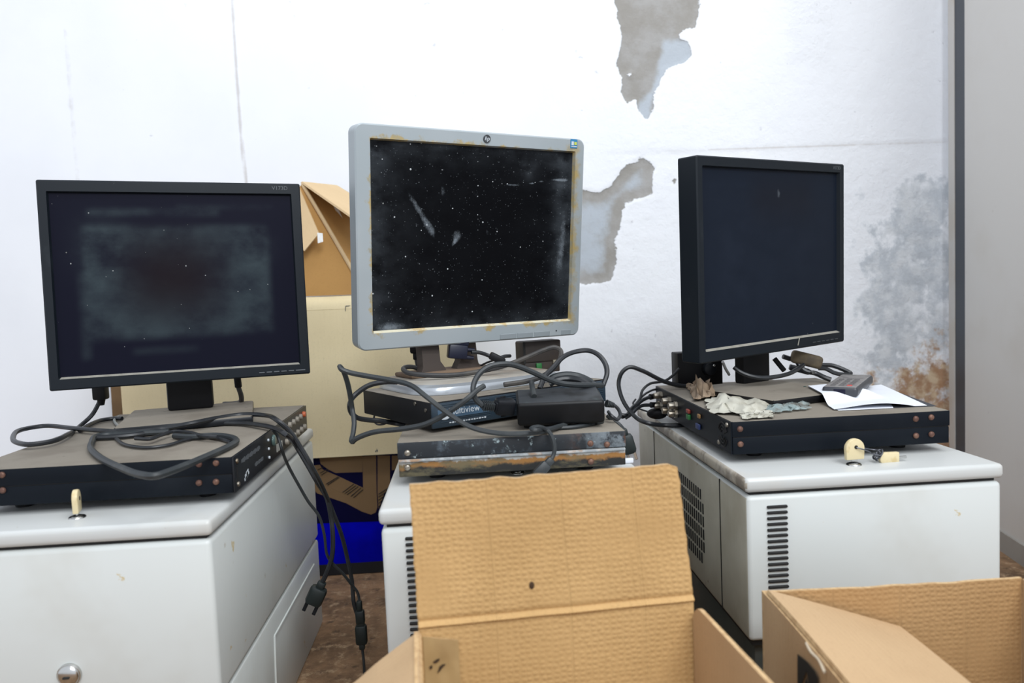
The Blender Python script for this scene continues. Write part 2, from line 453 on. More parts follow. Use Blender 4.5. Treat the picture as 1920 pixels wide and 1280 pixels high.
def build_wall():
    xs = np.concatenate([np.linspace(-2.6, -1.12, 20)[:-1], np.linspace(-1.12, 1.30, 400), np.linspace(1.30, 2.0, 8)[1:]])
    zs = np.concatenate([np.linspace(-.0, .25, 12)[:-1], np.linspace(.25, 1.36, 186), np.linspace(1.36, 2.5, 16)[1:]])
    X, Z = np.meshgrid(xs, zs)
    s = 1.8284
    peel = seg_dist(X, Z, wp([(262, -330), (228, -210), (240, -130), (205, -60), (205, 0), (215, 60), (232, 120), (222, 190), (212, 225), (232, 270), (230, 335), (250, 348), (280, 340), (285, 370), (318, 415), (330, 380), (342, 372), (335, 320), (365, 270), (385, 235), (440, 215), (468, 190), (455, 140), (425, 130), (440, 105), (480, 92), (490, 50), (500, 0), (520, -80), (470, -150), (455, -260), (400, -300), (330, -390)], (1040, 0), s))
    peel2 = seg_dist(X, Z, wp([(-40, 740), (-10, 690), (50, 662), (110, 650), (150, 662), (195, 635), (235, 580), (295, 540), (350, 575), (330, 600), (340, 665), (290, 680), (237, 700), (225, 780), (205, 830), (212, 900), (195, 960), (120, 972), (60, 975), (10, 930), (-30, 860)], (1040, 0), s))
    peel3 = seg_dist(X, Z, wp([(404, 622), (412, 614), (419, 624), (411, 636)], (1040, 0), s))
    hole = seg_dist(X, Z, wp([(250, 258), (257, 250), (265, 258), (257, 266)], (1040, 0), s))
    peel = np.maximum(np.maximum(peel, peel2), peel3)
    peel = np.where(hole > -.004, -hole-.004, peel)
    bluish = sstep(seg_dist(X, Z, wp([(365, 130), (480, 120), (480, 250), (390, 260), (350, 330), (330, 430), (270, 430), (280, 350), (330, 300)], (1040, 0), s)), -.02, .03)
    bluish = np.maximum(bluish, .75*sstep(peel2, -.01, .05))
    damp = sstep(seg_dist(X, Z, wp([(1586, 330), (1640, 318), (1800, 300), (1900, 300), (1900, 900), (1560, 900), (1575, 640)])), -.03, .07)*.55
    damp += .35*sstep(seg_dist(X, Z, wp([(1690, 330), (1790, 315), (1800, 640), (1640, 690), (1600, 560), (1650, 430)])), -.05, .06)
    damp += .05*sstep(seg_dist(X, Z, wp([(1060, 530), (1270, 520), (1270, 700), (1060, 700)])), -.05, .08)
    damp += .13*sstep(seg_dist(X, Z, wp([(1480, 0), (1560, 0), (1545, 110), (1490, 110)])), -.02, .03)
    damp += .16*sstep(seg_dist(X, Z, wp([(1700, -20), (1900, -20), (1900, 60), (1740, 60)])), -.03, .04)
    rust = sstep(seg_dist(X, Z, wp([(1620, 650), (1690, 610), (1900, 560), (1900, 900), (1580, 900), (1590, 720)])), -.04, .07)*.68
    rust += .3*sstep(seg_dist(X, Z, wp([(1690, 690), (1900, 660), (1900, 900), (1650, 900)])), -.03, .05)
    rust += .14*sstep(seg_dist(X, Z, wp([(1500, 275), (1640, 262), (1640, 300), (1500, 300)])), -.02, .02)
    LG = wp([(1090, 286), (1330, 281), (1450, 277), (1560, 273), (1640, 269), (1790, 264)])
    ledge = line_mask(X, Z, LG[1:], .0045)
    ledge = np.maximum(ledge, .35*line_mask(X, Z, wp([(1090, 286), (1330, 282)]), .005))
    seam = line_mask(X, Z, wp([(428, -300), (434, -60), (440, 60), (445, 150), (452, 240), (457, 300), (462, 345), (480, 700)]), .0045)
    seam = np.maximum(seam, .55*line_mask(X, Z, wp([(126, 60), (134, 150), (142, 250), (150, 340)]), .008))
    lseam = wp([(434, -60), (440, 60), (445, 150), (452, 240), (457, 300), (480, 700), (490, 900)])
    lx = np.interp(-Z, [-p[1] for p in lseam], [p[0] for p in lseam])
    l2 = wp([(112, -60), (118, 60), (126, 150), (134, 250), (144, 340), (175, 900)])
    lx2 = np.interp(-Z, [-p[1] for p in l2], [p[0] for p in l2])
    rough = sstep(X, .12, .45)*.55 + .45*sstep(X, .8, 1.0)*sstep(-Z, -1.0, -.8)
    rough += .5*sstep(seg_dist(X, Z, wp([(1460, -20), (1570, -20), (1560, 120), (1480, 120)])), -.02, .03)
    # relief: the left part is a shallow pilaster, the plaster is dished where the paint has gone
    Y = np.full(X.shape, YW)
    Y -= .007*sstep(lx - X, -.003, .008)
    Y -= .007*sstep(lx2 - X, -.06, .05)
    Y += .0025*sstep(peel, -.002, .004)
    zl_ = np.interp(X, [p[0] for p in LG], [p[1] for p in LG])
    Y += .0018*sstep(X, .25, .5)*sstep(zl_-Z, -.004, .004)
    Y += .0015*np.sin(X*9.1+Z*3)*np.sin(Z*7.7+1.1)*rough
    ny, nx = X.shape
    verts = np.stack([X, Y, Z], -1).reshape(-1, 3)
    idx = np.arange(ny*nx).reshape(ny, nx)
    faces = np.stack([idx[:-1, :-1], idx[:-1, 1:], idx[1:, 1:], idx[1:, :-1]], -1).reshape(-1, 4)
    me = bpy.data.meshes.new('wall_back')
    me.from_pydata(verts.tolist(), [], faces.tolist())
    for nm, a in dict(peel=peel, bluish=bluish, damp=damp, rust=rust, ledge=ledge, seam=seam, rough=rough).items():
        at = me.attributes.new(nm, 'FLOAT', 'POINT'); at.data.foreach_set('value', a.reshape(-1).astype(np.float32))
    me.polygons.foreach_set('use_smooth', [True]*len(me.polygons))
    me.materials.append(WALL)
    o = bpy.data.objects.new('wall_back', me); COL.objects.link(o)
    # masonry behind the plaster skin
    return structure(o)
build_wall()
structure(MB().box((-.3, .3, -.02), (4.6, 3.6, .04)).build('floor', FLOOR))

# right-hand partition: runs slightly outwards towards the back
D = Vector((.204, .979, 0)).normalized(); Nn = Vector((D.y, -D.x, 0))
A = Vector((1.105, 1.421, 0))
def rw(Y): return A + D*((Y-A.y)/D.y)
def fixdir(y0, y1, z0, z1, t, off, mat, name):
    p0, p1 = rw(y0)+Nn*off, rw(y1)+Nn*off
    q0, q1 = p0+Nn*t, p1+Nn*t
    b = MB()
    vs = [b.bm.verts.new(v) for v in (p0+Vector((0,0,z0)), p1+Vector((0,0,z0)), q1+Vector((0,0,z0)), q0+Vector((0,0,z0)), p0+Vector((0,0,z1)), p1+Vector((0,0,z1)), q1+Vector((0,0,z1)), q0+Vector((0,0,z1)))]
    for q in ((0,1,2,3), (4,7,6,5), (0,4,5,1), (1,5,6,2), (2,6,7,3), (3,7,4,0)): b.bm.faces.new([vs[i] for i in q])
    bmesh.ops.recalc_face_normals(b.bm, faces=b.bm.faces[:])
    return structure(b.build(name, mat))
fixdir(.75, 1.677, .0, 2.4, .05, .0, PANEL, 'wall_right')
fixdir(.75, 1.677, .0, .043, .004, -.0045, BASEB, 'baseboard_right')
fixdir(1.6775, 1.7315, .0, 2.4, .05, .002, DARKTRIM, 'trim_1')
fixdir(1.732, 1.762, .0, 2.4, .05, .0, JAMB, 'trim_2')

# ------------------------------------------------------------------ cabinets
LIDZ = .364
def cabinet(name, label, loc, W, Dp, flush, side_mat, lid_edge):
    t = thing(name, label, 'cabinet', loc, 0, 'white metal cabinets with lids')
    zs = .160
    # plinth
    b = MB()
    if flush:
        b.box((0, 0, .079), (W-.002, Dp-.002, .158), .004)
        o = b.build('plinth', WHITE, t)
    else:
        b.box((0, .006, .077), (W-.024, Dp-.02, .154), .003)
        lab(b.build('plinth', GREEN_DARK, t), 'dark green grey plinth')
    MB().box((0, 0, (zs-.0005)), (W-.012, Dp-.012, .0065)).build('lower_seam', BLACKGAP, t)
    b = MB(); b.box((0, 0, (zs+.003+.342)/2), (W, Dp, .342-zs-.003), .006, 3, 0)
    for f in b.bm.faces:
        if f.normal.x < -.9: f.material_index = 1
    b.build('body', [WHITE, side_mat], t)
    MB().box((0, 0, .344), (W-.012, Dp-.012, .006)).build('lid_seam', BLACKGAP, t)
    b = MB(); b.box((0, 0, .355), (W+.004, Dp+.004, .018), .0055, 3, 0)
    for f in b.bm.faces:
        if f.normal.x < -.7: f.material_index = 1
    b.build('lid', [WHITE_LID, lid_edge], t)
    return t
def vents(t, x0, x1, y, z0, z1, n):
    b = MB()
    for i in range(n):
        z = z0 + (z1-z0)*i/(n-1)
        b.box(((x0+x1)/2, y, z), (x1-x0, .004, .0032), .0008, 1, 0)
    return b.build('vent_slots', [BLACKGAP, WHITE], t)

Lc = cabinet('metal_cabinet', 'white cabinet at the left with a round chrome lock on its front', (-.287-.20, .823+.279, 0), .40, .558, True, WHITE, WHITE_LID)
Mc = cabinet('metal_cabinet', 'white cabinet in the middle, mostly hidden behind an upright cardboard flap', (-.103+.1575, .8225+.279, 0), .315, .558, False, WHITE, WHITE_LID)
Rc = cabinet('metal_cabinet', 'white cabinet at the right with a dirty left side and slotted front', (.3245+.159, .8625+.279, 0), .318, .558, False, GRIME, GRIME_EDGE)
o = vents(Rc, .349-.4835, .3738-.4835, -.279-.0008, .216, .328, 17)
o = vents(Mc, -.0768-.0545, -.056-.0545, -.279-.0008, .206, .330, 19)
# left cabinet: embossed access panel on the right side of the plinth
b = MB()
xs = .1995
for (y0, z0, y1, z1) in ((1.035, .02, 1.049, .128), (1.049, .128, 1.164, .128), (1.164, .128, 1.33, .128)):
    p = Vector((xs, y0-1.102, z0)); q = Vector((xs, y1-1.102, z1))
    b.tube([p, q], .0016, 6, 0, smooth=False)
b.build('embossed_panel_line', WHITE, Lc)
# left cabinet front lock
def lock_at(parent, p, r, nrm=(0, -1, 0)):
    b = MB(); n = Vector(nrm); p = Vector(p)
    b.cyl(p, p+n*.004, r*1.02, r*1.0, 28, 0, .0008)
    b.ball(p+n*.004, r*.92, (1, .42, 1) if abs(n.y) > .5 else (1, 1, .42), 0, 24)
    b.box(p+n*(.004+r*.385), (r*.55, .003, r*.16) if abs(n.y) > .5 else (r*.55, r*.16, .003), .0004, 1, 1)
    return b.build('lock', [CHROME, BLACKGAP], parent)
pl = at_y(131, 1264, .823)
lock_at(Lc, pl-Vector(Lc.location)+Vector((0, .001, 0)), .0128)
# lid lock cylinders
for cab, px in ((Lc, (145, 970)), (Rc, (1601, 871)), (Mc, (971, 886))):
    p = at_z(px[0], px[1], LIDZ) - Vector(cab.location); p.z = LIDZ-.0004
    b = MB(); b.cyl(p, p+Vector((0, 0, .0022)), .0095, .0085, 24, 0, .0006); b.cyl(p+Vector((0, 0, .0020)), p+Vector((0, 0, .0028)), .006, n=20)
    lab(b.build('lid_lock', CHROME, cab), 'small chrome lock in the lid')
# right cabinet side: folded seam and ventilation grille
for yy in (.957, 1.300): MB().box((-.1593, yy-1.1415, .252), (.0012, .0016, .176)).build('side_seam', BLACKGAP, Rc)
b = MB()
for j in range(6):
    for i in range(17):
        yy = 1.030 + i*.0102; zz = .204 + j*.0186
        if (j in (0, 5)) and i < 1: continue
        b.box((-.1592, yy-1.1415, zz), (.0014, .0046, .0150), .0004, 1)
b.build('vent_grille', BLACKGAP, Rc)

# ------------------------------------------------------------------ recorder boxes
DB = LIDZ + .0005      # feet stand on the lid
FT = .0115
BH = .043
def recorder(name, label, x0, x1, y0, y1, rust=False):
    W, Dp = x1-x0, y1-y0
    t = thing(name, label, 'recorder', ((x0+x1)/2, (y0+y1)/2, DB), 0, 'flat recorder boxes on the cabinets')
    for sx in (-1, 1):
        for sy in (-1, 1):
            MB().cyl((sx*(W/2-.045), sy*(Dp/2-.045), 0), (sx*(W/2-.045), sy*(Dp/2-.045), FT+.0005), .010, .011, 20).build('foot', PLASTIC_DARK, t)
    h2 = BH*.51
    top = RUST_TOP if rust else BLACK
    bot = RUST_BOT if rust else BLACK
    MB().box((0, 0, FT+h2/2), (W-.0015, Dp-.0015, h2), .0009, 2, 0).build('bottom_tray', [bot], t)
    MB().box((0, 0, FT+h2), (W-.003, Dp-.003, .003)).build('case_seam', BLACKGAP, t)
    MB().box((0, 0, FT+h2+.0004+(BH-h2)/2), (W, Dp, BH-h2-.0008), .0011, 2, 0, top=1).build('top_cover', [top, DUSTY], t)
    return t, W, Dp
def screw(t, x, y, z, n, r=.0036, mat=None):
    n = Vector(n); p = Vector((x, y, z))
    b = MB(); b.cyl(p, p+n*.0012, r*1.05, r, 14); b.ball(p+n*.0011, r*.95, (.5, 1, 1) if abs(n.x) > .5 else (1, .5, 1), 0, 12)
    return b.build('screw', mat or SCREW, t)

def rust_mats():
    m1, nt, b = new_mat('corroded_black_steel')
    v = tex_vec(nt); w = noise_(nt, v, 26, 7, .7); w2 = noise_(nt, tex_vec(nt, off=(4, 1, 2)), 60, 5, .7); w3 = noise_(nt, tex_vec(nt, off=(1, 7, 3)), 18, 6, .7)
    sx = nt.nodes.new('ShaderNodeSeparateXYZ'); nt.links.new(v, sx.inputs[0])
    c = mixc(nt, ramp(nt, w, .52, .68, 0, .6), (.009, .013, .018), (.10, .13, .16))
    c = mixc(nt, ramp(nt, w2, .60, .68, 0, .8), c, (.36, .45, .47))
    right = ramp(nt, sx.outputs[0], .06, .13)
    g = math_(nt, 'MULTIPLY', right, ramp(nt, w2, .38, .56))
    c = mixc(nt, math_(nt, 'MULTIPLY', g, .75), c, (.20, .235, .26))
    rr = math_(nt, 'MULTIPLY', right, ramp(nt, w3, .50, .60))
    c = mixc(nt, math_(nt, 'MULTIPLY', rr, .95), c, (.16, .06, .022))
    nt.links.new(c, b.inputs['Base Color']); b.inputs['Roughness'].default_value = .55
    bump_(nt, b, w2, .3, .001)
    m2, nt, b = new_mat('rusted_steel_tray')
    v = tex_vec(nt, (1, 1, 1)); w = noise_(nt, v, 34, 7, .7); w2 = noise_(nt, tex_vec(nt, (.5, 1, 1.4), off=(4, 1, 2)), 40, 6, .7)
    sx = nt.nodes.new('ShaderNodeSeparateXYZ'); nt.links.new(v, sx.inputs[0])
    z = math_(nt, 'ADD', sx.outputs[2], math_(nt, 'MULTIPLY', math_(nt, 'SUBTRACT', w, .5), .022))
    c = mixc(nt, ramp(nt, w2, .42, .62), (.014, .014, .013), (.10, .085, .045))
    band = ramp(nt, z, .0195, .0235)
    rc = mixc(nt, ramp(nt, w2, .40, .6), (.27, .125, .03), (.13, .10, .05))
    c = mixc(nt, band, c, rc)
    lip = ramp(nt, z, .0265, .0295)
    c = mixc(nt, lip, c, mixc(nt, ramp(nt, w, .4, .6), (.26, .28, .29), (.38, .38, .36)))
    nt.links.new(c, b.inputs['Base Color']); b.inputs['Roughness'].default_value = .75
    bump_(nt, b, w2, .5, .0015)
    return m1, m2
RUST_TOP, RUST_BOT = rust_mats()

# left recorder: front panel faces right
Ld, W, Dp = recorder('video_recorder', 'black recorder box under the left monitor, heaped with looped cables', -.585, -.2785, .886, 1.290)
fx = W/2
for (px, py) in ((373, 870), (405, 868), (373, 905), (405, 903)):
    p = at_y(px, py, .886); screw(Ld, p.x-Ld.location.x, -Dp/2+.0003, p.z-DB, (0, -1, 0))
for (px, py) in ((4, 890), (5, 919)):
    p = at_y(px, py, .886); screw(Ld, p.x-Ld.location.x, -Dp/2+.0003, p.z-DB, (0, -1, 0))
LP = MB().box((fx+.0012, 0, FT+BH/2), (.0024, Dp+.002, BH-.001), .0008).build('front_panel', PLASTIC, Ld)
px_ = fx+.0024
for z in (.0195, .0470): screw(LP, px_, -Dp/2+.010, z, (1, 0, 0), .003, NICKEL)
b = MB(); b.box((px_, -Dp/2+.010, .033), (.001, .003, .018)); b.build('panel_slot', BLACKGAP, LP)
def side_y(px, py):
    p = at_x(px, py, -.276); return p.y-Ld.location.y, p.z-DB
b = MB()   # printed lettering as rows of small grey strokes
for k in range(16):
    b.box((px_, -Dp/2+.030+k*.0053, .0425), (.0006, .0036, .0038+.0012*((k*7) % 3)))
for k in range(9):
    b.box((px_, -Dp/2+.085+k*.0046, .0255), (.0006, .003, .0035+.001*((k*5) % 3)))
b.build('printed_lettering', GREYMARK, LP)
b = MB()
for dy, dz, w_, h_ in ((0, 0, .012, .006), (.004, .003, .010, .004), (-.005, -.003, .008, .003), (.002, -.001, .018, .0025)):
    b.box((px_, -Dp/2+.045+dy, .0215+dz), (.0007, w_, h_), rot=(.25, 0, 0))
b.build('white_emblem', WHITEMARK, LP)
for k in range(3):
    MB().cyl((px_-.0005, -Dp/2+.152, .020+k*.012), (px_+.0018, -Dp/2+.152, .020+k*.012), .0022, .0018, 12).build('indicator_light', WHITEMARK, LP)
b = MB(); b.cyl((px_-.0005, -Dp/2+.180, .038), (px_+.003, -Dp/2+.180, .038), .0085, .0075, 24, 0, .0008); b.build('round_lens', M('green_grey_lens', (.10, .17, .16), .15), LP)
for k in range(4):
    MB().box((px_+.0005, -Dp/2+.196+k*.009, .0235), (.002, .0045, .011), .0004, 1).build('tall_button', M('pale_button', (.34, .34, .31), .5) if k == 0 else bpy.data.materials['pale_button'], LP)
for r_ in range(2):
    for k in range(6):
        ora = (r_ == 1 and k == 5)
        o = MB().cyl((px_-.0005, -Dp/2+.250+k*.0255, .022+r_*.021), (px_+.0045, -Dp/2+.250+k*.0255, .022+r_*.021), .0052, .0042, 16, 0, .0006).build('round_button', ORANGEPL if ora else M('taupe_button', (.24, .215, .175), .5) if (r_ == 0 and k == 0) else bpy.data.materials['taupe_button'], LP)
        if ora: lab(o, 'orange round button')

# right recorder: sockets on the left side
Rd, W, Dp = recorder('video_recorder', 'black recorder box under the right monitor with sockets on its left side', .3345, .6245, .934, 1.312)
for (px, py) in ((1387.5, 804), (1388.5, 832.5), (1717, 785), (1746, 782), (1717.5, 816.5), (1746.5, 814)):
    p = at_y(px, py, .934); screw(Rd, p.x-Rd.location.x, -Dp/2+.0003, p.z-DB, (0, -1, 0), .0038)
RP = MB().box((-W/2-.0008, 0, FT+BH/2), (.0016, Dp, BH-.001), .0004, 1).build('rear_panel', BLACK, Rd)
rx = -W/2-.0016
def rside(px, py):
    p = at_x(px, py, .3329); return p.y-Rd.location.y, p.z-DB
for (px, py) in ((1241, 741), (1241, 760), (1257, 751), (1257, 769), (1269, 760), (1269, 775)):
    y, z = rside(px, py)
    z = min(max(z, FT+.009), FT+BH-.009)
    b = MB(); b.cyl((rx+.001, y, z), (rx-.004, y, z), .0075, n=6); b.cyl((rx-.003, y, z), (rx-.014, y, z), .0055, .0052, 18, 0, .0006)
    b.cyl((rx-.009, y-.0075, z), (rx-.009, y+.0075, z), .0012, n=8); b.build('coaxial_socket', NICKEL, RP)
y, z = rside(1293, 779)
MB().box((rx-.002, y, FT+.029), (.004, .013, .006), .001).build('socket_block', REDPL, RP)
MB().box((rx-.002, y, FT+.0205), (.004, .013, .008), .001).build('socket_block', GREENP, RP)
y, z = rside(1307, 795)
MB().box((rx-.002, y-.010, FT+.014), (.003, .017, .008), .001).build('video_socket', VGAB, RP)
MB().box((rx-.002, y-.016, FT+.030), (.003, .010, .006), .001).build('socket_block', ORANGED, RP)
b = MB()
for r_ in (.007, .0115, .016):
    for s0 in (0, PI):
        pts = [Vector((rx-.0003, -Dp/2+.030+r_*math.cos(a), FT+BH/2+r_*math.sin(a))) for a in [s0+.35+i*.35 for i in range(8)]]
        b.tube(pts, .0011, 6, 0, smooth=False)
b.build('fan_vent', BLACKGAP, RP)
for yy, zz in ((-Dp/2+.013, FT+.037), (-Dp/2+.046, FT+.008)):
    screw(RP, rx, yy, zz, (-1, 0, 0), .0032, NICKEL)

# middle recorder: corroded
Md, W, Dp = recorder('video_recorder', 'rusty corroded recorder box at the bottom of the middle stack', -.0895, .1925, .915, 1.295, True)
for (px, py) in ((764, 849), (764, 876), (1107, 831), (1138, 833), (1108, 865)):
    p = at_y(px, py, .915); screw(Md, p.x-Md.location.x, -Dp/2+.0003, p.z-DB, (0, -1, 0), .0038, NICKEL if px < 800 else SCREW)
MB().box((0, -Dp/2-.0012, FT+BH*.51-.0015), (W-.002, .003, .003), .0008).build('flange_lip', M('corroded_pale_lip', (.27, .29, .30), .7, layers=[((.38, .2, .08), 40, .5, .62, .7), ((.5, .52, .52), 90, .5, .65, .6)]), Md)
DT = DB + FT + BH       # top of the recorders

# set-top box on the middle recorder, turned
uy = .56
SB = thing('set_top_box', 'black set-top box turned askew under the grey monitor, with a blue front', 'set-top box', (0, 0, 0), 0)
rv = Vector((math.cos(uy), math.sin(uy), 0)); bv = Vector((-math.sin(uy), math.cos(uy), 0))
fl = Vector((-.0495, .968, 0)); UW, UD, UH = .302, .205, .036
cen = fl + rv*UW/2 + bv*UD/2
SB.location = (cen.x, cen.y, DT+.0005); SB.rotation_euler = (0, 0, uy)
for sx in (-1, 1):
    for sy in (-1, 1): 
        MB().cyl((sx*(UW/2-.03), sy*(UD/2-.03), 0), (sx*(UW/2-.03), sy*(UD/2-.03), .0035), .008, n=16).build('foot', PLASTIC_DARK, SB)
MB().box((0, 0, .003+UH/2), (UW, UD, UH), .0014, 2, 0, top=1).build('case', [PLASTIC_DARK, DUSTY], SB)
FB = M('blue_black_front', (.022, .038, .055), .3)
b = MB(); b.box((0, -UD/2-.002, .003+UH/2), (UW, .004, UH-.004), .001, 2, 0)
for i in range(9):
    b.box((.055, -UD/2-.0042, .012+i*.0028), (UW-.12, .0009, .0012), .0003, 1, 0)
    if i > 5 or i < 2: b.box((-.100, -UD/2-.0042, .012+i*.0028), (.078, .0009, .0012), .0003, 1, 0)
SFP = b.build('front_panel', FB, SB)
lab(MB().box((-.102, -UD/2-.0044, .0225), (.082, .0012, .0115), .0003, 1).build('name_plate', M('blue_name_plate', (.06, .11, .17), .3), SFP), 'pale blue name plate')
b = MB(); b.text('Multiview', .0125, Matrix.Translation((-.103, -UD/2-.0052, .0245)))
b.ball((-.133, -UD/2-.0051, .0185), .005, (1.5, .08, .7)); b.build('brand_lettering', WHITEMARK, SFP)
b = MB()
for k in range(14): b.box((-.125+k*.0042, -UD/2-.0046, .0103), (.003, .0004, .0013+.0006*(k % 2)))
b.build('small_print', WHITEMARK, SFP)
b = MB()
b.box((-.04, -UD/2-.0046, .003+UH/2), (.009, .0016, UH-.008), .0005, 1); b.build('panel_divider', PLASTIC_DARK, SB)
for yy, zz in ((-UD/2+.012, .028), (-UD/2+.012, .011), (-UD/2+.04, .034)):
    b = MB(); p = Vector((-UW/2-.0002, yy, zz)); b.cyl(p, p+Vector((-.0012, 0, 0)), .0026, n=12); b.build('screw', NICKEL, SB)
UT = DT+.0005+.003+UH

# ------------------------------------------------------------------ monitors
def rrect(x0, x1, z0, z1, r, n=6):
    pts = []
    for cx, cz, a0 in ((x1-r, z1-r, 0), (x0+r, z1-r, PI/2), (x0+r, z0+r, PI), (x1-r, z0+r, 3*PI/2)):
        for i in range(n+1):
            a = a0 + i/n*PI/2; pts.append((cx+r*math.cos(a), cz+r*math.sin(a)))
    return pts
def bezel(mb, ext, open_, r, depth, recess=.006, chamfer=.002, lip=(.002, .0029)):
    x0, x1, z0, z1 = ext; ox0, ox1, oz0, oz1 = open_
    c = chamfer
    loops = [(rrect(x0+.004, x1-.004, z0+.004, z1-.004, r), depth), (rrect(x0, x1, z0, z1, r), depth-.004), (rrect(x0, x1, z0, z1, r), c), (rrect(x0+c, x1-c, z0+c, z1-c, max(r-c, .0005)), 0),
             (rrect(ox0, ox1, oz0, oz1, .0015), 0), (rrect(ox0+lip[0], ox1-lip[0], oz0+lip[1], oz1-lip[0], .0012), recess)]
    rings = [[mb.bm.verts.new((p[0], y, p[1])) for p in L] for L, y in loops]
    n = len(rings[0])
    for a in range(len(rings)-1):
        for k in range(n):
            f = mb.bm.faces.new((rings[a][k], rings[a][(k+1) % n], rings[a+1][(k+1) % n], rings[a+1][k]))
            if a == len(rings)-2:
                zc = sum(v.co.z for v in f.verts)/4; xc = max(abs(v.co.x) for v in f.verts)
                if zc < oz0+.004 and abs(rings[a][k].co.z - rings[a][(k+1) % n].co.z) < 1e-5: f.material_index = 1
    mb.bm.faces.new(rings[0][::-1])
    bmesh.ops.recalc_face_normals(mb.bm, faces=mb.bm.faces[:])

def screen_mesh(name, mat, parent, w, h, y, fn, nx=100, nz=80):
    xs = np.linspace(-w/2, w/2, nx); zs = np.linspace(-h/2, h/2, nz); X, Z = np.meshgrid(xs, zs)
    idx = np.arange(nx*nz).reshape(nz, nx)
    faces = np.stack([idx[:-1, :-1], idx[:-1, 1:], idx[1:, 1:], idx[1:, :-1]], -1).reshape(-1, 4).tolist()
    me = bpy.data.meshes.new(name)
    vs = np.stack([X, np.full(X.shape, y), Z], -1).reshape(-1, 3).tolist()
    # panel with a back so that it is a real slab
    k = len(vs)
    vs += [(-w/2, y+.004, -h/2), (w/2, y+.004, -h/2), (w/2, y+.004, h/2), (-w/2, y+.004, h/2)]
    faces.append([k+3, k+2, k+1, k])
    me.from_pydata(vs, [], faces)
    for nm, a in fn(X, Z).items():
        at = me.attributes.new(nm, 'FLOAT', 'POINT')
        at.data.foreach_set('value', np.concatenate([a.reshape(-1), np.zeros(4)]).astype(np.float32))
    me.materials.append(mat)
    o = bpy.data.objects.new(name, me); COL.objects.link(o); o.parent = parent
    return o

def screen_mat(name, base, haze_col, speck, rough=.28, warm=None, hs=24):
    m_, nt, b = new_mat(name)
    v = tex_vec(nt)
    n1 = noise_(nt, tex_vec(nt, (1, 1, 1.3)), hs, 6, .6)
    hz = math_(nt, 'MULTIPLY', attr(nt, 'haze'), ramp(nt, n1, .25, .75))
    c = mixc(nt, hz, base, haze_col)
    if warm:
        c = mixc(nt, math_(nt, 'MULTIPLY', attr(nt, 'warm'), .8), c, warm)
    for sc_, th, amt, col in speck:
        vo = nt.nodes.new('ShaderNodeTexVoronoi'); nt.links.new(v, vo.inputs['Vector']); vo.inputs['Scale'].default_value = sc_
        wn = nt.nodes.new('ShaderNodeSeparateColor'); nt.links.new(vo.outputs['Color'], wn.inputs[0])
        big = math_(nt, 'MULTIPLY', wn.outputs[0], th)
        sp = math_(nt, 'LESS_THAN', vo.outputs['Distance'], math_(nt, 'MULTIPLY', math_(nt, 'POWER', wn.outputs[0], 7), th))
        pres = math_(nt, 'MULTIPLY', sp, math_(nt, 'MULTIPLY', wn.outputs[1], amt))
        c = mixc(nt, pres, c, col)
    sm = ramp(nt, math_(nt, 'MULTIPLY', attr(nt, 'smear'), noise_(nt, tex_vec(nt, off=(2, 5, 1)), 130, 9, .85)), .23, .56, 0, .55)
    c = mixc(nt, sm, c, (.26, .30, .34))
    nt.links.new(c, b.inputs['Base Color']); b.inputs['Roughness'].default_value = rough
    b.inputs['Specular IOR Level'].default_value = .05
    return m_
def rbox(X, Z, x0, x1, z0, z1, s):
    return sstep(X, x0-s, x0+s)*sstep(-X, -x1-s, -x1+s)*sstep(Z, z0-s, z0+s)*sstep(-Z, -z1-s, -z1+s)
def blob(X, Z, x, z, a, b_=None, rot=0):
    b_ = b_ or a; c, s = math.cos(rot), math.sin(rot)
    u = (X-x)*c+(Z-z)*s; w = -(X-x)*s+(Z-z)*c
    return np.exp(-(u/a)**2-(w/b_)**2)
def fn_left(X, Z):
    outer = rbox(X, Z, -.128, .130, -.082, .086, .008)
    inner = rbox(X, Z, -.07, .05, -.045, .06, .05)
    h = outer*(1-.75*inner)
    h += .9*blob(X, Z, .108, .052, .022) + .8*blob(X, Z, -.105, .05, .03, .04)
    h += .75*rbox(X, Z, -.12, .06, .102, .112, .006) + .5*rbox(X, Z, .0, .14, .112, .118, .005)
    h += .4*rbox(X, Z, -.07, .02, -.105, -.098, .007)
    h += .6*rbox(X, Z, -.138, -.126, -.11, .02, .006)
    smear = .55*line_mask(X, Z, [(-.085, -.028), (-.035, -.052)], .0009)
    smear += .25*line_mask(X, Z, [(.02, -.008), (.03, -.03)], .0008)
    return dict(haze=np.clip(h, 0, 1.2), warm=inner*.9, smear=smear)
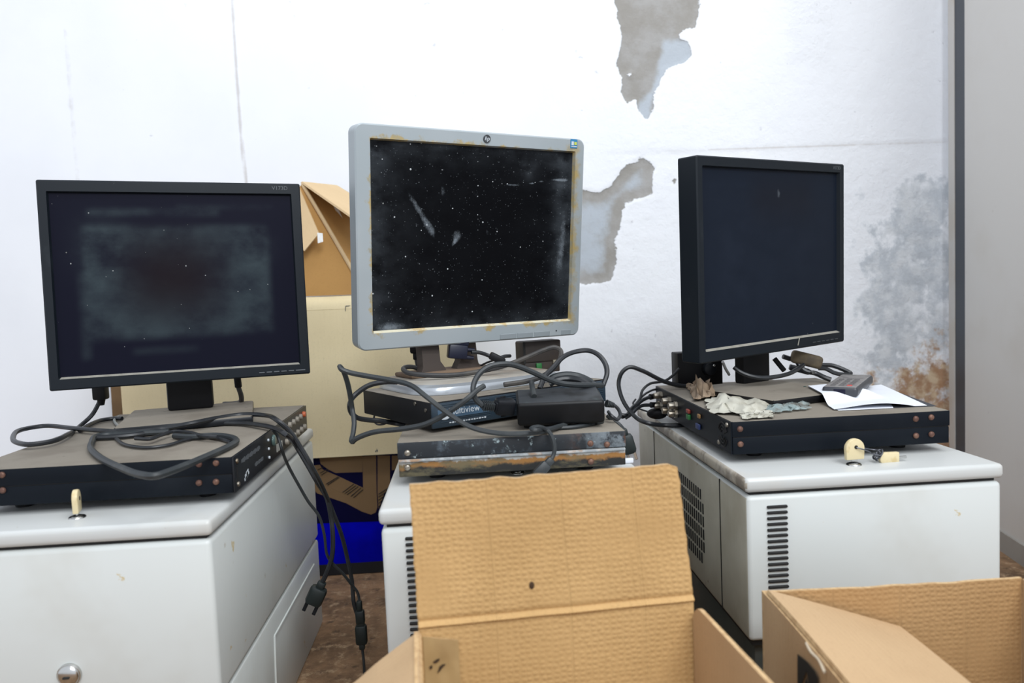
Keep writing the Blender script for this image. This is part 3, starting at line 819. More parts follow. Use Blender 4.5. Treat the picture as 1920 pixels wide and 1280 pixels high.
def fn_mid(X, Z):
    e = np.minimum(.17-np.abs(X), .136-np.abs(Z))
    h = .38*np.exp(-np.clip(e, 0, 1)/.016) + .2*np.exp(-np.clip(.17-X, 0, 1)/.035) + .18*np.exp(-np.clip(X+.17, 0, 1)/.06)
    h += .7*blob(X, Z, -.155, .115, .012, .008) + .6*blob(X, Z, .085, .105, .014, .012) + .55*blob(X, Z, .146, .115, .016, .010)
    h += .7*blob(X, Z, .145, .080, .014, .010) + .4*blob(X, Z, .150, .0, .014, .06)
    sm = .8*blob(X, Z, -.10, .045, .006, .035, .6) + .7*blob(X, Z, -.078, .012, .008, .02, .5) + .8*blob(X, Z, -.035, .003, .01, .012) + .7*blob(X, Z, -.04, -.008, .003, .008, -.6)
    sm += .7*blob(X, Z, -.058, .068, .006, .012) + .5*blob(X, Z, -.004, .065, .012, .014) + .7*blob(X, Z, .016, .008, .004, .008, .5) + .5*blob(X, Z, -.01, -.055, .004, .012, .4)
    sm += .7*blob(X, Z, -.018, -.083, .005, .004) + .5*blob(X, Z, -.143, -.13, .02, .012) + .7*blob(X, Z, .148, -.04, .01, .05) + .6*blob(X, Z, .155, .02, .008, .05) + .6*blob(X, Z, .105, -.055, .003, .006)
    sm += .5*blob(X, Z, -.15, .118, .008, .006)+.5*blob(X, Z, .08, .11, .01, .012)+.45*blob(X, Z, .15, .1, .016, .02) + .5*rbox(X, Z, -.17, .17, -.136, -.122, .01)
    sm += .95*line_mask(X, Z, [(.03, .083), (.06, .080), (.09, .083), (.12, .089), (.15, .091), (.168, .088)], .0012)
    return dict(haze=np.clip(h, 0, 1), warm=np.zeros(X.shape), smear=np.clip(sm, 0, 1.1))
def fn_right(X, Z):
    h = .18*rbox(X, Z, -.15, .15, -.11, .10, .05) + .15*blob(X, Z, -.1, -.02, .04, .08) + .25*rbox(X, Z, -.155, -.06, .108, .113, .006)
    sm = .62*blob(X, Z, .012, .097, .007, .010) + .25*blob(X, Z, .01, .108, .016, .01)
    return dict(haze=h, warm=.3*rbox(X, Z, -.05, .1, .06, .12, .03), smear=sm)
SCR_L = screen_mat('dusty_dark_screen', (.0065, .0070, .0150), (.036, .050, .058), [(110, .12, .9, (.4, .42, .42)), (60, .07, .8, (.5, .5, .45))], .34, (.012, .008, .009), 11)
SCR_M = screen_mat('scratched_black_screen', (.0018, .0020, .0028), (.07, .082, .095), [(420, .34, .7, (.16, .18, .20)), (230, .20, .8, (.4, .44, .47)), (120, .17, 1, (.6, .64, .66)), (60, .075, .9, (.7, .72, .7))], .30)
SCR_R = screen_mat('blue_black_screen', (.0095, .0135, .0225), (.02, .027, .042), [(70, .10, .5, (.2, .22, .22))], .30, (.012, .009, .008))

def monitor(name, label, c, yaw, tilt, roll, base_c, base_yaw, base_z, ext, mats, screen, fn, r, depth):
    bezm, lipm, backm = mats
    t = thing(name, label, 'monitor', (base_c[0], base_c[1], base_z), base_yaw, 'old monitors standing in a row')
    # panel frame in the local frame of the base
    Rz = Matrix.Rotation(-base_yaw, 3, 'Z')
    pc = Rz @ (Vector(c)-Vector((base_c[0], base_c[1], base_z)))
    rot = (Matrix.Rotation(yaw-base_yaw, 3, 'Z') @ Matrix.Rotation(-tilt, 3, 'X') @ Matrix.Rotation(-roll, 3, 'Y')).to_euler()
    b = MB(); bezel(b, ext, (-.170, .170, -.136, .136), r, depth); bz = b.build('bezel', [bezm, lipm], t, pc, rot)
    sc_ = screen_mesh('screen', screen, t, .3375, .270, .0057, fn); sc_.location = pc; sc_.rotation_euler = rot
    # back housing: stepped shell
    b = MB()
    zc = (ext[2]+ext[3])/2; xc = (ext[0]+ext[1])/2
    L = [(rrect(ext[0]+.012, ext[1]-.012, ext[2]+.012, ext[3]-.012, .01), depth-.001), (rrect(ext[0]+.022, ext[1]-.022, ext[2]+.022, ext[3]-.022, .012), depth+.008),
         (rrect(xc-.11, xc+.11, zc-.10, zc+.09, .02), depth+.018), (rrect(xc-.09, xc+.09, zc-.085, zc+.07, .02), depth+.026)]
    rings = [[b.bm.verts.new((p[0], y, p[1])) for p in l] for l, y in L]
    n = len(rings[0])
    for a in range(3):
        for k in range(n): b.bm.faces.new((rings[a][k], rings[a][(k+1) % n], rings[a+1][(k+1) % n], rings[a+1][k]))
    b.bm.faces.new(rings[-1]); b.bm.faces.new(rings[0][::-1])
    bmesh.ops.recalc_face_normals(b.bm, faces=b.bm.faces[:])
    b.build('back_housing', backm, t, pc, rot)
    return t, pc, rot, bz
rad = math.radians
def panel_M(pc, rot): return Matrix.Translation(pc) @ rot.to_matrix().to_4x4()

# --- left monitor
Lb = (-.4305, 1.185)
t, pc, rot, bz = monitor('desktop_monitor', 'black monitor with a wide hazy screen, at the left of the row', (-.429, 1.179, .034+CAMZ), rad(16.8), rad(2.1), rad(-.4), Lb, rad(15), DT+.0005,
    (-.1822, .184, -.1522, .1525), (PLASTIC_B, LIPDUST, PLASTIC_DARK), SCR_L, fn_left, .003, .030)
b = MB(); b.box((0, 0, .0055), (.185, .185, .011), .003, 2, 0, top=1)
b.build('stand_base', [PLASTIC, DUSTY], t)
MB().box((-.002, .052, .075), (.068, .024, .129), .005, 2).build('stand_neck', PLASTIC_DARK, t)
b = MB(); b.text('V173D', .0085, Matrix.Translation((.153, -.0003, .1445))); b.build('model_lettering', GREYMARK, bz)
for i in range(6):
    MB().box((.110+i*.0112+(.003 if i == 5 else 0), -.0004, -.1455), (.0085 if i < 5 else .015, .002, .0018), .0005, 1).build('button', GREYMARK, bz)
lefT = t
# --- right monitor
t, pc, rot, bz = monitor('desktop_monitor', 'black monitor at the right of the row, turned away, clean dark blue screen', (.500, 1.173, .037+CAMZ), rad(30.3), rad(-1.5), rad(1.2), (.4655, 1.130), rad(20), DT+.0005,
    (-.1815, .1825, -.1533, .1503), (PLASTIC_B, LIPDUST, PLASTIC_DARK), SCR_R, fn_right, .003, .040)
b = MB(); b.box((0, 0, .0055), (.160, .190, .011), .002, 2, 0, top=1); b.build('stand_base', [PLASTIC_DARK, DUSTY], t)
MB().box((.036, .079, .072), (.062, .022, .125), .005, 2, rot=(0, 0, .10)).build('stand_neck', PLASTIC_DARK, t)
b = MB(); b.text('V173D', .0075, Matrix.Translation((.160, -.0003, .143))); b.build('model_lettering', GREYMARK, bz)
for i in range(6):
    MB().box((.095+i*.0125, -.0004, -.1465), (.009, .002, .0014), .0005, 1).build('button', M('dark_grey_button', (.04, .045, .05), .5) if i == 0 else bpy.data.materials['dark_grey_button'], bz)
lab(MB().box((.052, -.001, -.1415), (.0018, .0012, .013), .0004, 1, rot=(0, .35, 0)).build('paint_scrape', LIPDUST, bz), 'pale scrape on the bezel')
rigT = t
# --- middle monitor: silver, rust-stained
def silver_mat():
    m_, nt, b = new_mat('stained_silver_plastic')
    v = tex_vec(nt); sx = nt.nodes.new('ShaderNodeSeparateXYZ'); nt.links.new(v, sx.inputs[0])
    ax = math_(nt, 'SUBTRACT', math_(nt, 'ABSOLUTE', sx.outputs[0]), .170); az = math_(nt, 'SUBTRACT', math_(nt, 'ABSOLUTE', sx.outputs[2]), .136)
    d = math_(nt, 'MAXIMUM', ax, az)
    n = noise_(nt, tex_vec(nt, (1, 1, 1)), 34, 5, .65)
    e = math_(nt, 'ADD', d, math_(nt, 'MULTIPLY', math_(nt, 'SUBTRACT', .56, n), .055))
    st = ramp(nt, e, .0005, .007, 1, 0)
    c = mixc(nt, ramp(nt, noise_(nt, v, 6, 3), .35, .7), (.32, .365, .385), (.36, .40, .42))
    rightside = ramp(nt, sx.outputs[0], .13, .172, 0, .010)
    e2 = math_(nt, 'SUBTRACT', e, rightside)
    st = math_(nt, 'MAXIMUM', st, math_(nt, 'MULTIPLY', ramp(nt, e2, -.006, .004, 1, 0), .7))
    sc_ = mixc(nt, ramp(nt, noise_(nt, v, 90, 4), .4, .62), (.42, .30, .085), (.30, .27, .17))
    c = mixc(nt, math_(nt, 'MULTIPLY', st, .85), c, sc_)
    c = mixc(nt, ramp(nt, noise_(nt, v, 48, 3), .74, .78, 0, .8), c, (.06, .055, .05))
    nt.links.new(c, b.inputs['Base Color']); b.inputs['Roughness'].default_value = .38; b.inputs['Metallic'].default_value = .25
    return m_
SILVER = silver_mat()
SILVER_B = M('silver_base_rim', (.42, .45, .48), .25, .5)
LIPY = M('stained_lip', (.58, .55, .42), .7, layers=[((.45, .3, .1), 70, .5, .65, .7)])
Mb = (.002, 1.158)
t, pc, rot, bz = monitor('desktop_monitor', 'silver grey monitor with rust stains and a scratched black screen', (.028, 1.147, .082+CAMZ), rad(25.6), rad(-6.6), rad(-.1), Mb, rad(30), UT+.0005,
    (-.1917, .1872, -.1607, .1553), (SILVER, LIPY, PLASTIC_DARK), SCR_M, fn_mid, .012, .032)
# stand: rounded dished base with a silver rim and an arched neck
b = MB()
prof = [(1.0, 0), (1.0, .006), (.985, .010), (.93, .0135), (.86, .0150)]
def super_loop(sc_, z, n=48):
    out = []
    for i in range(n):
        a = 2*PI*i/n; c_, s_ = math.cos(a), math.sin(a)
        k = 2/4.5
        out.append(b.bm.verts.new((.125*sc_*math.copysign(abs(c_)**k, c_), (.098-(1-sc_)*.02)*sc_*math.copysign(abs(s_)**k, s_), z)))
    return out
rings = [super_loop(s_, z) for s_, z in prof]
for a in range(len(rings)-1):
    for k in range(48):
        f = b.bm.faces.new((rings[a][k], rings[a][(k+1) % 48], rings[a+1][(k+1) % 48], rings[a+1][k])); f.material_index = 0 if a < 3 else 1
f = b.bm.faces.new(rings[-1]); f.material_index = 1; b.bm.faces.new(rings[0][::-1])
b.build('stand_base', [SILVER_B, M('dusty_grey_base_top', (.30, .275, .235), .8, layers=[((.17, .12, .08), 14, .45, .7, .7), ((.42, .41, .38), 8, .5, .7, .5)])], t)
# neck outline with a U-shaped opening (local XZ), thickness along Y
NECK = M('dusty_brown_neck', (.05, .037, .03), .7, layers=[((.11, .075, .05), 14, .45, .7, .6)])
zb = .0145
for sgn in (-1, 1):
    pol = [(sgn*.010, 0), (sgn*.066, 0)] + [(sgn*(.066-.018*math.sin(i/6*PI/2)), .018*(1-math.cos(i/6*PI/2))+.001) for i in range(1, 7)] + [(sgn*.046, .16), (sgn*.018, .16), (sgn*.018, .022), (sgn*.010, .010)]
    if sgn < 0: pol = pol[::-1]
    MB().prism(pol, .020, Matrix.Translation((-.022, .012, zb)) @ Matrix.Rotation(-.12, 4, 'X'), 0).build('neck_post', NECK, t)
b = MB(); b.box((-.022, .03, zb+.004), (.15, .06, .007), .003); b.build('neck_plate', DUSTY_BROWN, t)
PM = panel_M(pc, rot)
for x_, w_ in ((.052, .030), (.083, .030), (.115, .030), (.161, .020)):
    MB().box((x_, -.0003, -.1545), (w_-.0012, .0016, .0085), .0006, 1).build('button', M('silver_button', (.22, .25, .265), .4) if x_ < .06 else bpy.data.materials['silver_button'], bz)
b = MB(); b.cyl((.142, .001, -.151), (.142, -.0006, -.151), .0012, n=10); b.build('power_light', PLASTIC_DARK, bz)
b = MB()
ec = (.0105, 0, .1455)
b.cyl((ec[0], .001, ec[2]), (ec[0], -.0012, ec[2]), .0058, n=28, mi=0)
b.torus((ec[0], -.0012, ec[2]), .0055, .0006, (0, 1, 0), 0)
b.text('hp', .0085, Matrix.Translation((ec[0], -.0014, ec[2]+.0003)), 1, shear=.25)
lab(b.build('round_emblem', [M('dark_emblem', (.04, .045, .05), .3), WHITEMARK], bz), 'dark round emblem on the top bezel')
b = MB(); b.box((.166, -.0004, .1475), (.0130, .001, .0140), .0003, 1, 0)
b.box((.1632, -.0010, .1480), (.0042, .0006, .0058), mi=1); b.box((.1687, -.0010, .1480), (.0046, .0006, .0046), mi=2); b.box((.166, -.0010, .1432), (.010, .0006, .0014), mi=1)
lab(b.build('sticker', [TEALTXT, WHITEMARK, YGREEN], bz), 'small blue sticker with white and green marks')
# D-sub plug under the panel belongs to the video cable (below)
midT = t

# ------------------------------------------------------------------ cables
def P(spec):
    out = []
    for q in spec:
        x, y, w = q
        out.append(at_z(x, y, w[1]) if isinstance(w, tuple) else at_y(x, y, w))
    return out
def zz(v): return ('z', v)
def cable(name, label, spec, r, mat, cat='cable', parts=None, group=None, n=8):
    pts = P(spec)
    if parts is None:
        b = MB(); b.tube(pts, r, n)
        return tag(b.build(name, mat, recenter=True), label, cat, group)
    t = thing(name, label, cat, pts[0], 0, group)
    b = MB(); b.tube([p-pts[0] for p in pts], r, n); b.build('cord', mat, t)
    parts(t, [p-pts[0] for p in pts]); return t

# left cables (pixel zoom 2.206 on the crop at 0,700)
def z2(pts, w): return [(x/2.206, 700+y/2.206, w) for x, y in pts]
ZT = DT
def plug_top(t, pts):
    d = Vector((0, 0, 1))
    b = MB(); b.box(Vector((0, 0, .012)), (.020, .018, .030), .003, 2); b.cyl((0, 0, -.012), (0, 0, .0), .004, .007, 12); b.build('plug', PLASTIC_DARK, t)
hangY = 1.2
cable('power_cable', 'black mains cable hanging from the back of the left monitor into a long loop', z2([(418, 100), (405, 130), (380, 172)], 1.22) + z2([(330, 218)], 1.20) + z2([(280, 252), (215, 280), (130, 293), (72, 286), (54, 264), (90, 232), (180, 217), (300, 226), (420, 236), (560, 240), (680, 226)], zz(ZT+.007)) + z2([(800, 204), (900, 184), (1000, 170), (1090, 172), (1150, 196)], zz(ZT+.012)) + z2([(1200, 240), (1240, 300), (1290, 385)], 1.06) +
      [(604, 912, 1.10), (625, 962, 1.14), (641, 1005, 1.16), (652, 1050, 1.17), (660, 1090, 1.18), (663, 1128, 1.18), (669, 1150, 1.18)], .0034, CABLE, parts=lambda t, p: plug_top(t, p))
cable('thick_cable', 'thick grey-black cable looped over the front edge of the left recorder', z2([(700, 240), (600, 246), (520, 250), (450, 252), (400, 260), (380, 285), (376, 310), (418, 350), (500, 390), (580, 418), (640, 424), (700, 406), (850, 345), (960, 294), (978, 276), (945, 262), (880, 256), (800, 262), (720, 258)], zz(ZT+.0050)), .0040, CABLE_GREY)

def moulded(t, e, d, parts_, mat, name='plug'):
    """parts_: boxes (offset along d, size, bevel) strung along direction d from e"""
    q = Vector((0, 0, -1)).rotation_difference(Vector(d).normalized()).to_matrix().to_4x4()
    Mx = Matrix.Translation(e) @ q
    b = MB()
    for off, size, bev in parts_: b.box((0, 0, -off), size, bev, 2, M=Mx)
    return b.build(name, mat, t), Mx
GBPLUG = M('green_black_plug', (.007, .013, .013), .5, layers=[((.02, .03, .03), 40, .5, .7, .5)])
def mains_plug(t, pts):
    d = at_y(583, 1138, 1.13)-at_y(604, 1092, 1.13)
    o, Mx = moulded(t, pts[-1], d, [(.004, (.013, .012, .012), .003), (.022, (.026, .019, .030), .006)], GBPLUG)
    for dx in (-.008, .008):
        MB().box((dx, 0, -.043), (.0055, .003, .016), .0008, 1, M=Mx).build('prong', PLASTIC, o)
cable('video_cable', 'black cable lying flat on the left recorder, ending in a hanging mains plug', z2([(400, 266), (480, 262), (560, 254), (640, 240), (720, 224), (800, 212), (900, 205), (1000, 206)], zz(ZT+.0045)) + z2([(1080, 214), (1140, 228), (1180, 250)], zz(ZT+.006)) + z2([(1225, 300), (1270, 375), (1310, 445)], 1.10) +
      [(612, 932, 1.12), (620, 965, 1.13), (624, 1005, 1.13), (622, 1045, 1.13), (612, 1075, 1.13), (604, 1092, 1.13)], .0036, CABLE, parts=mains_plug)
def inline_coupler(t, pts):
    e = pts[-9]
    def seg(px0, px1, parts_, nm):
        e = at_y(px0[0], px0[1], 1.17)-Vector(t.location); d = at_y(px1[0], px1[1], 1.17)-at_y(px0[0], px0[1], 1.17)
        return moulded(t, e, d, parts_, GBPLUG, nm)
    seg((673, 1126), (676, 1165), [(.008, (.009, .009, .018), .003), (.026, (.014, .012, .022), .003)], 'plug')
    seg((676, 1166), (679, 1212), [(.003, (.012, .010, .008), .001), (.020, (.018, .014, .032), .004), (.039, (.009, .009, .010), .002)], 'socket')
cable('thin_cable', 'thin cable hanging off the lid of the left cabinet down to a black coupler', z2([(1128, 232)], zz(ZT+.004)) + z2([(1150, 262)], 1.045) + z2([(1165, 312)], 1.04) + [(540, 872, 1.07), (560, 909, 1.09), (578, 940, 1.10), (598, 967, 1.11), (608, 1002, 1.12), (613, 1039, 1.13), (623, 1055, 1.14), (642, 1074, 1.15), (658, 1094, 1.16), (671, 1112, 1.17), (674, 1130, 1.17), (676, 1165, 1.17), (679, 1212, 1.17), (682, 1240, 1.17), (684, 1280, 1.17), (686, 1330, 1.17), (690, 1400, 1.17)], .0022, CABLE_GREY, parts=inline_coupler)
cable('thin_cable', 'thin looping wire on the dusty left recorder, inside the thick cable loop', z2([(480, 268), (512, 292), (560, 303), (620, 306), (690, 297), (760, 277), (830, 263), (900, 268), (955, 284)], zz(ZT+.0032)), .0022, CABLE)
cable('thin_cable', 'short crossing wire on the left recorder between the flat cables', z2([(560, 268), (620, 270), (665, 255), (720, 240), (780, 244), (840, 258), (900, 262)], zz(ZT+.0075)), .0026, CABLE)
cable('grey_cable', 'short grey cable at the left rear corner of the left monitor stand', z2([(505, 186), (470, 186), (420, 193), (370, 212), (330, 236)], zz(ZT+.004)), .0032, CABLE)
cable('grey_cable', 'pale grey wire bent beside the left monitor stand', z2([(492, 178), (474, 190), (482, 210), (505, 224)], zz(ZT+.0028)), .0022, M('pale_grey_cable', (.2, .21, .2), .5))
cable('video_cable', 'cable dropping behind the left monitor stand at its right', [(444, 700, 1.27), (447, 725, 1.275), (452, 741, 1.28), (452, 752, 1.29), (440, 756, 1.31), (420, 757, 1.33)], .0042, CABLE_DUSTY,
      parts=lambda t, p: MB().tube([p[0], p[1]], .0058, 10, smooth=False).build('strain_relief', PLASTIC_DARK, t))

# --- middle cables
Y0 = .93
cable('power_cable', 'long black cable folded into a bow left of the middle stack', [(1060, 796, zz(ZT+.0052)), (1000, 811, zz(ZT+.0052)), (935, 812, zz(ZT+.0052)), (882, 800, .92), (840, 775, .925), (800, 744, .93), (770, 722, .95), (730, 712, .97), (690, 705, .98), (655, 698, .985), (640, 692, .985), (637, 687, .988), (642, 692, .992), (650, 712, 1.0), (656, 738, 1.01), (660, 765, 1.02), (664, 790, 1.01), (662, 812, 1.0), (659, 825, .99), (661, 828, .985), (668, 822, .98), (700, 810, .97), (760, 803, .95), (800, 794, .94), (845, 770, .935), (878, 746, .935), (898, 729, .945), (908, 723, .95)], .0034, CABLE_GREY)
cable('power_cable', 'dark cable curled behind the bow and tucked under the set-top box', [(745, 716, 1.05), (720, 716, 1.05), (690, 723, 1.05), (664, 742, 1.045), (656, 757, 1.03), (657, 770, 1.035), (668, 782, 1.05), (690, 787, 1.07), (715, 789, 1.08), (745, 794, 1.09), (775, 802, 1.06)], .0036, CABLE)
cable('thin_cable', 'thin wire looping below the left end of the set-top box', [(703, 774, 1.12), (701, 788, 1.12), (707, 795, 1.12), (719, 795, 1.12), (730, 790, 1.12), (740, 785, 1.13), (757, 789, 1.10), (790, 797, zz(DT+.0016)), (815, 801, zz(DT+.0016))], .0014, CABLE)
ZB = UT + .0155
def neck_plug(t, p):
    moulded(t, p[0]+Vector((0, 0, .002)), (0, 0, -1), [(-.006, (.018, .016, .026), .003), (.011, (.010, .010, .012), .002)], PLASTIC_DARK)
cable('power_cable', 'black cable coiled around the foot of the silver monitor and rising at its right', [(780, 656, 1.17), (781, 672, 1.17), (785, 688, 1.17), (792, 694, 1.165), (775, 688, 1.155), (762, 688, 1.14), (756, 692, 1.12), (766, 699, 1.10), (800, 703, 1.09), (850, 703, 1.095), (900, 696, 1.11), (950, 684, 1.12), (985, 671, 1.12), (1020, 656, 1.12), (1040, 651, 1.12), (1051, 657, 1.12), (1050, 673, 1.11), (1036, 692, 1.09), (1015, 706, 1.075), (985, 715, 1.06), (945, 721, 1.05)], .0036, CABLE_DUSTY, parts=neck_plug)
def iec_plug(t, p):
    e = at_y(905, 760.5, .945)-Vector(t.location); d = at_y(950, 762, .955)-at_y(905, 760.5, .945)
    b = MB(); q = Vector((0, 0, -1)).rotation_difference(d.normalized()).to_matrix().to_4x4(); Mx = Matrix.Translation(e) @ q
    for k in range(6): b.box((0, 0, -.001-k*.0026), (.0115-.0003*k, .0115, .0015), .0005, 1, M=Mx)
    b.cyl(Mx @ Vector((0, 0, 0)), Mx @ Vector((0, 0, -.017)), .0045, n=12); b.build('strain_relief', CABLE_GREY, t)
    b = MB(); b.box((0, 0, -.030), (.021, .017, .026), .004, 2, M=Mx); b.box((0, 0, -.0188), (.014, .013, .007), .002, 2, M=Mx); b.build('plug', PLASTIC, t)
cable('power_cable', 'looping mains cable plugged into the left end of the black adapter', [(1130, 722, 1.02), (1100, 722, 1.0), (1075, 721, .99), (1050, 718, .985), (1028, 711, .98), (1000, 698, .975), (970, 686, .97), (948, 682, .965), (920, 686, .96), (902, 697, .955), (890, 715, .95), (887, 732, .945), (892, 748, .945), (905, 760.5, .945)], .0037, CABLE_GREY, parts=iec_plug)
cable('power_cable', 'cable arching over the right end of the black adapter against the wall', [(1012, 728, 1.02), (1022, 705, 1.03), (1036, 690, 1.04), (1056, 669, 1.05), (1080, 659, 1.06), (1103, 657, 1.06), (1122, 665, 1.05), (1135, 682, 1.04), (1138, 700, 1.03), (1131, 722, 1.02)], .0036, CABLE)
cable('power_cable', 'coiled cable lying just behind the black adapter', [(1028, 714, 1.04), (1040, 706, 1.04), (1062, 702, 1.04), (1085, 705, 1.04), (1108, 716, 1.03), (1112, 724, 1.02), (1090, 722, 1.01)], .0046, CABLE_GREY)
cable('power_cable', 'second coil turn lying behind the black adapter', [(1030, 720, 1.03), (1046, 712, 1.03), (1070, 710, 1.03), (1092, 714, 1.02), (1104, 722, 1.015)], .0044, CABLE)
# adapter brick
ad0 = at_z(975, 800, DT); 
AD = thing('power_adapter', 'big black power adapter lying on the rusty recorder with dusty smears', 'power adapter', (.1185, .9815, DT+.0005), -.045)
AD.rotation_euler.x = .13
AD.location.z += .0035
AW, ADp, AH = .1115, .072, .0305
ADM = M('adapter_black_plastic', (.0045, .005, .006), .42, spec=.25, layers=[((.012, .013, .015), 18, .5, .7, .5)], bump=(500, .04))
ADT = M('dusty_adapter_top', (.032, .036, .041), .55, layers=[((.008, .009, .010), 16, .46, .58, .95), ((.085, .12, .125), 30, .58, .75, .5)])
MB().box((0, 0, .0065+AH/2), (AW, ADp, AH), .0042, 4, 0, top=1).build('case', [ADM, ADT], AD)
for sx in (-1, 1): MB().box((sx*.040, 0, .0036), (.016, .044, .0072), .001, 1).build('rubber_foot', PLASTIC_DARK, AD)
b = MB(); b.tube([Vector((-.0325, -.012, .0395)), Vector((-.034, .004, .047)), Vector((-.0345, .012, .0535))], .0036, 10, 0); b.build('cable_tie_stub', CABLE_GREY, AD)
def adapter_out(t, p):
    b = MB()
    for k in range(5): b.cyl(p[0]*(1-k/5)+p[1]*(k/5), p[0]*(1-(k+.55)/5)+p[1]*((k+.55)/5), .0052-.0004*k, n=12)
    b.build('strain_relief', CABLE_GREY, t)
cable('thin_cable', 'thin output cable leaving the right end of the black adapter in a small loop', [(1137, 756, .972), (1152, 760, .975), (1160, 768, .975), (1163, 779, .972), (1157, 786, .97), (1147, 780, .968), (1141, 772, .985)], .0024, CABLE, parts=adapter_out)
def dc_end(t, p):
    d = (at_y(1008, 888, .893)-at_y(1033, 862, .897))
    moulded(t, p[-1], d, [(.004, (.009, .009, .012), .002), (.016, (.013, .012, .020), .003)], CABLE_GREY)
cable('thin_cable', 'thin cable draped over the front of the rusty recorder with a small grey plug', [(1130, 790, zz(ZT+.0028)), (1080, 800, zz(ZT+.0028)), (1030, 803, zz(ZT+.0036)), (1004, 806, zz(ZT+.012)), (996, 803, zz(ZT+.013)), (1010, 800, zz(ZT+.013)), (1026, 806, .91), (1036, 820, .903), (1040, 838, .900), (1038, 852, .899), (1033, 862, .897)], .0027, CABLE_GREY, parts=dc_end)
def side_plug(t, p):
    d = at_y(1182, 846, .99)-at_y(1169, 804, .99)
    o, Mx = moulded(t, p[-1], d, [(.003, (.009, .009, .010), .002), (.020, (.018, .014, .028), .005)], GBPLUG)
    for dx in (-.005, .005): MB().box((dx, 0, -.038), (.0045, .002, .012), .0006, 1, M=Mx).build('prong', CHROME, o)
cable('power_cable', 'short cable hanging off the right end of the rusty recorder with a black plug', [(1139, 778, 1.0), (1150, 788, .995), (1160, 796, .99), (1169, 806, .99)], .0034, CABLE_GREY, parts=side_plug)
# VGA cable behind the silver monitor
def vga(t, p):
    e = at_y(866, 640, 1.16)-Vector(t.location)
    Mx = Matrix.Translation(e) @ Matrix.Rotation(rad(18), 4, 'Z') @ Matrix.Rotation(rad(8), 4, 'Y')
    b = MB(); b.box((-.006, 0, -.016), (.030, .016, .022), .003, 2, M=Mx); b.box((-.008, 0, .004), (.036, .014, .020), .002, 2, M=Mx); b.build('connector', BLUEPL, t)
    for dz in (-.012, -.024):
        b = MB(); b.cyl(Mx @ Vector((.008, .0, dz)), Mx @ Vector((.021, .0, dz)), .0034, .0030, 12); b.build('thumbscrew', BLUEPL, t)
    b = MB(); b.box((0, 0, 0), (.026, .014, .012), .003, 2, M=Matrix.Translation(at_y(932, 672, 1.17)-Vector(t.location)) @ Matrix.Rotation(.5, 4, 'Y')); b.build('ferrite_lump', PLASTIC_DARK, t)
cable('video_cable', 'cable with a dark blue screw connector under the silver monitor', [(884, 660, 1.16), (900, 661, 1.165), (915, 666, 1.17), (930, 672, 1.17), (945, 668, 1.19), (956, 667, 1.21)], .0030, CABLE, parts=vga)
cable('thin_cable', 'thin wire behind the silver monitor foot', [(926, 675, 1.18), (912, 680, 1.185), (900, 686, 1.19)], .0016, CABLE)
# small brick standing behind the silver monitor
BR = thing('power_adapter', 'dusty brown-black adapter standing behind the silver monitor at its right', 'power adapter', (.121, 1.262, UT+.0005), .35)
BRM = M('dusty_brown_black_plastic', (.03, .022, .018), .65, layers=[((.07, .05, .035), 20, .45, .7, .6)])
b = MB(); b.box((0, 0, .036), (.070, .034, .036), .003, 3); b.box((0, 0, .011), (.066, .030, .022), .002, 2); b.build('case', BRM, BR)
MB().box((-.008, -.0175, .012), (.010, .004, .010), .001).build('terminal', GREENP, BR)
MB().box((.022, -.0175, .014), (.007, .004, .013), .001).build('terminal', M('beige_terminal', (.25, .22, .16), .5), BR)
b = MB(); b.box((-.0335, -.0168, .036), (.004, .002, .036)); b.build('case_groove', BLACKGAP, BR)

# --- right cables and things behind the right monitor
cable('power_cable', 'black cable in a tall loop at the left of the right monitor', [(1330, 722, 1.24), (1288, 724, 1.25), (1248, 716, 1.25), (1205, 695, 1.25), (1181, 688, 1.25), (1167, 697, 1.25), (1160, 717, 1.25), (1165, 743, 1.24), (1176, 764, 1.23), (1193, 783, 1.22), (1215, 793, 1.19), (1245, 797, zz(LIDZ+.0045)), (1275, 797, zz(LIDZ+.0045)), (1290, 795, zz(LIDZ+.0045))], .0036, CABLE)
cable('thin_cable', 'thin wire running down from the black box behind the right monitor', [(1274, 690, 1.26), (1261, 704, 1.265), (1246, 714, 1.27), (1219, 719, 1.28), (1205, 731, 1.28), (1200, 747, 1.27), (1192, 758, 1.26)], .0024, CABLE)
def bnc_sleeve(t, p):
    d = p[0]-p[1]
    b = MB(); b.cyl(p[1], p[0], .0052, .0042, 14); b.build('sleeve', PLASTIC_DARK, t)
    b = MB(); b.cyl(p[0]-d*.02, p[0]+d.normalized()*.012, .0062, .0066, 18, 0, .0006); b.build('connector_collar', NICKEL, t)
    b = MB()
xL = .318
cable('coaxial_cable', 'upper coaxial cable plugged into the left side of the right recorder', [(1235, 741, 1.29), (1219, 744, 1.28), (1205, 750, 1.27), (1193, 760, 1.26), (1184, 771, 1.25), (1174, 778, 1.24), (1162, 777, 1.24)], .0032, CABLE, parts=bnc_sleeve)
cable('coaxial_cable', 'lower coaxial cable plugged into the left side of the right recorder', [(1236, 758, 1.28), (1221, 759, 1.27), (1205, 760, 1.265), (1194, 766, 1.255), (1184, 776, 1.24), (1172, 784, 1.24)], .0030, CABLE, parts=bnc_sleeve)
cable('coaxial_cable', 'thin coaxial cable arching up to the rear corner of the right recorder', [(1240, 731, 1.31), (1228, 730, 1.31), (1215, 735, 1.30), (1203, 744, 1.28), (1192, 757, 1.26), (1184, 764, 1.25), (1172, 781, 1.245), (1166, 783, 1.24)], .0020, CABLE)
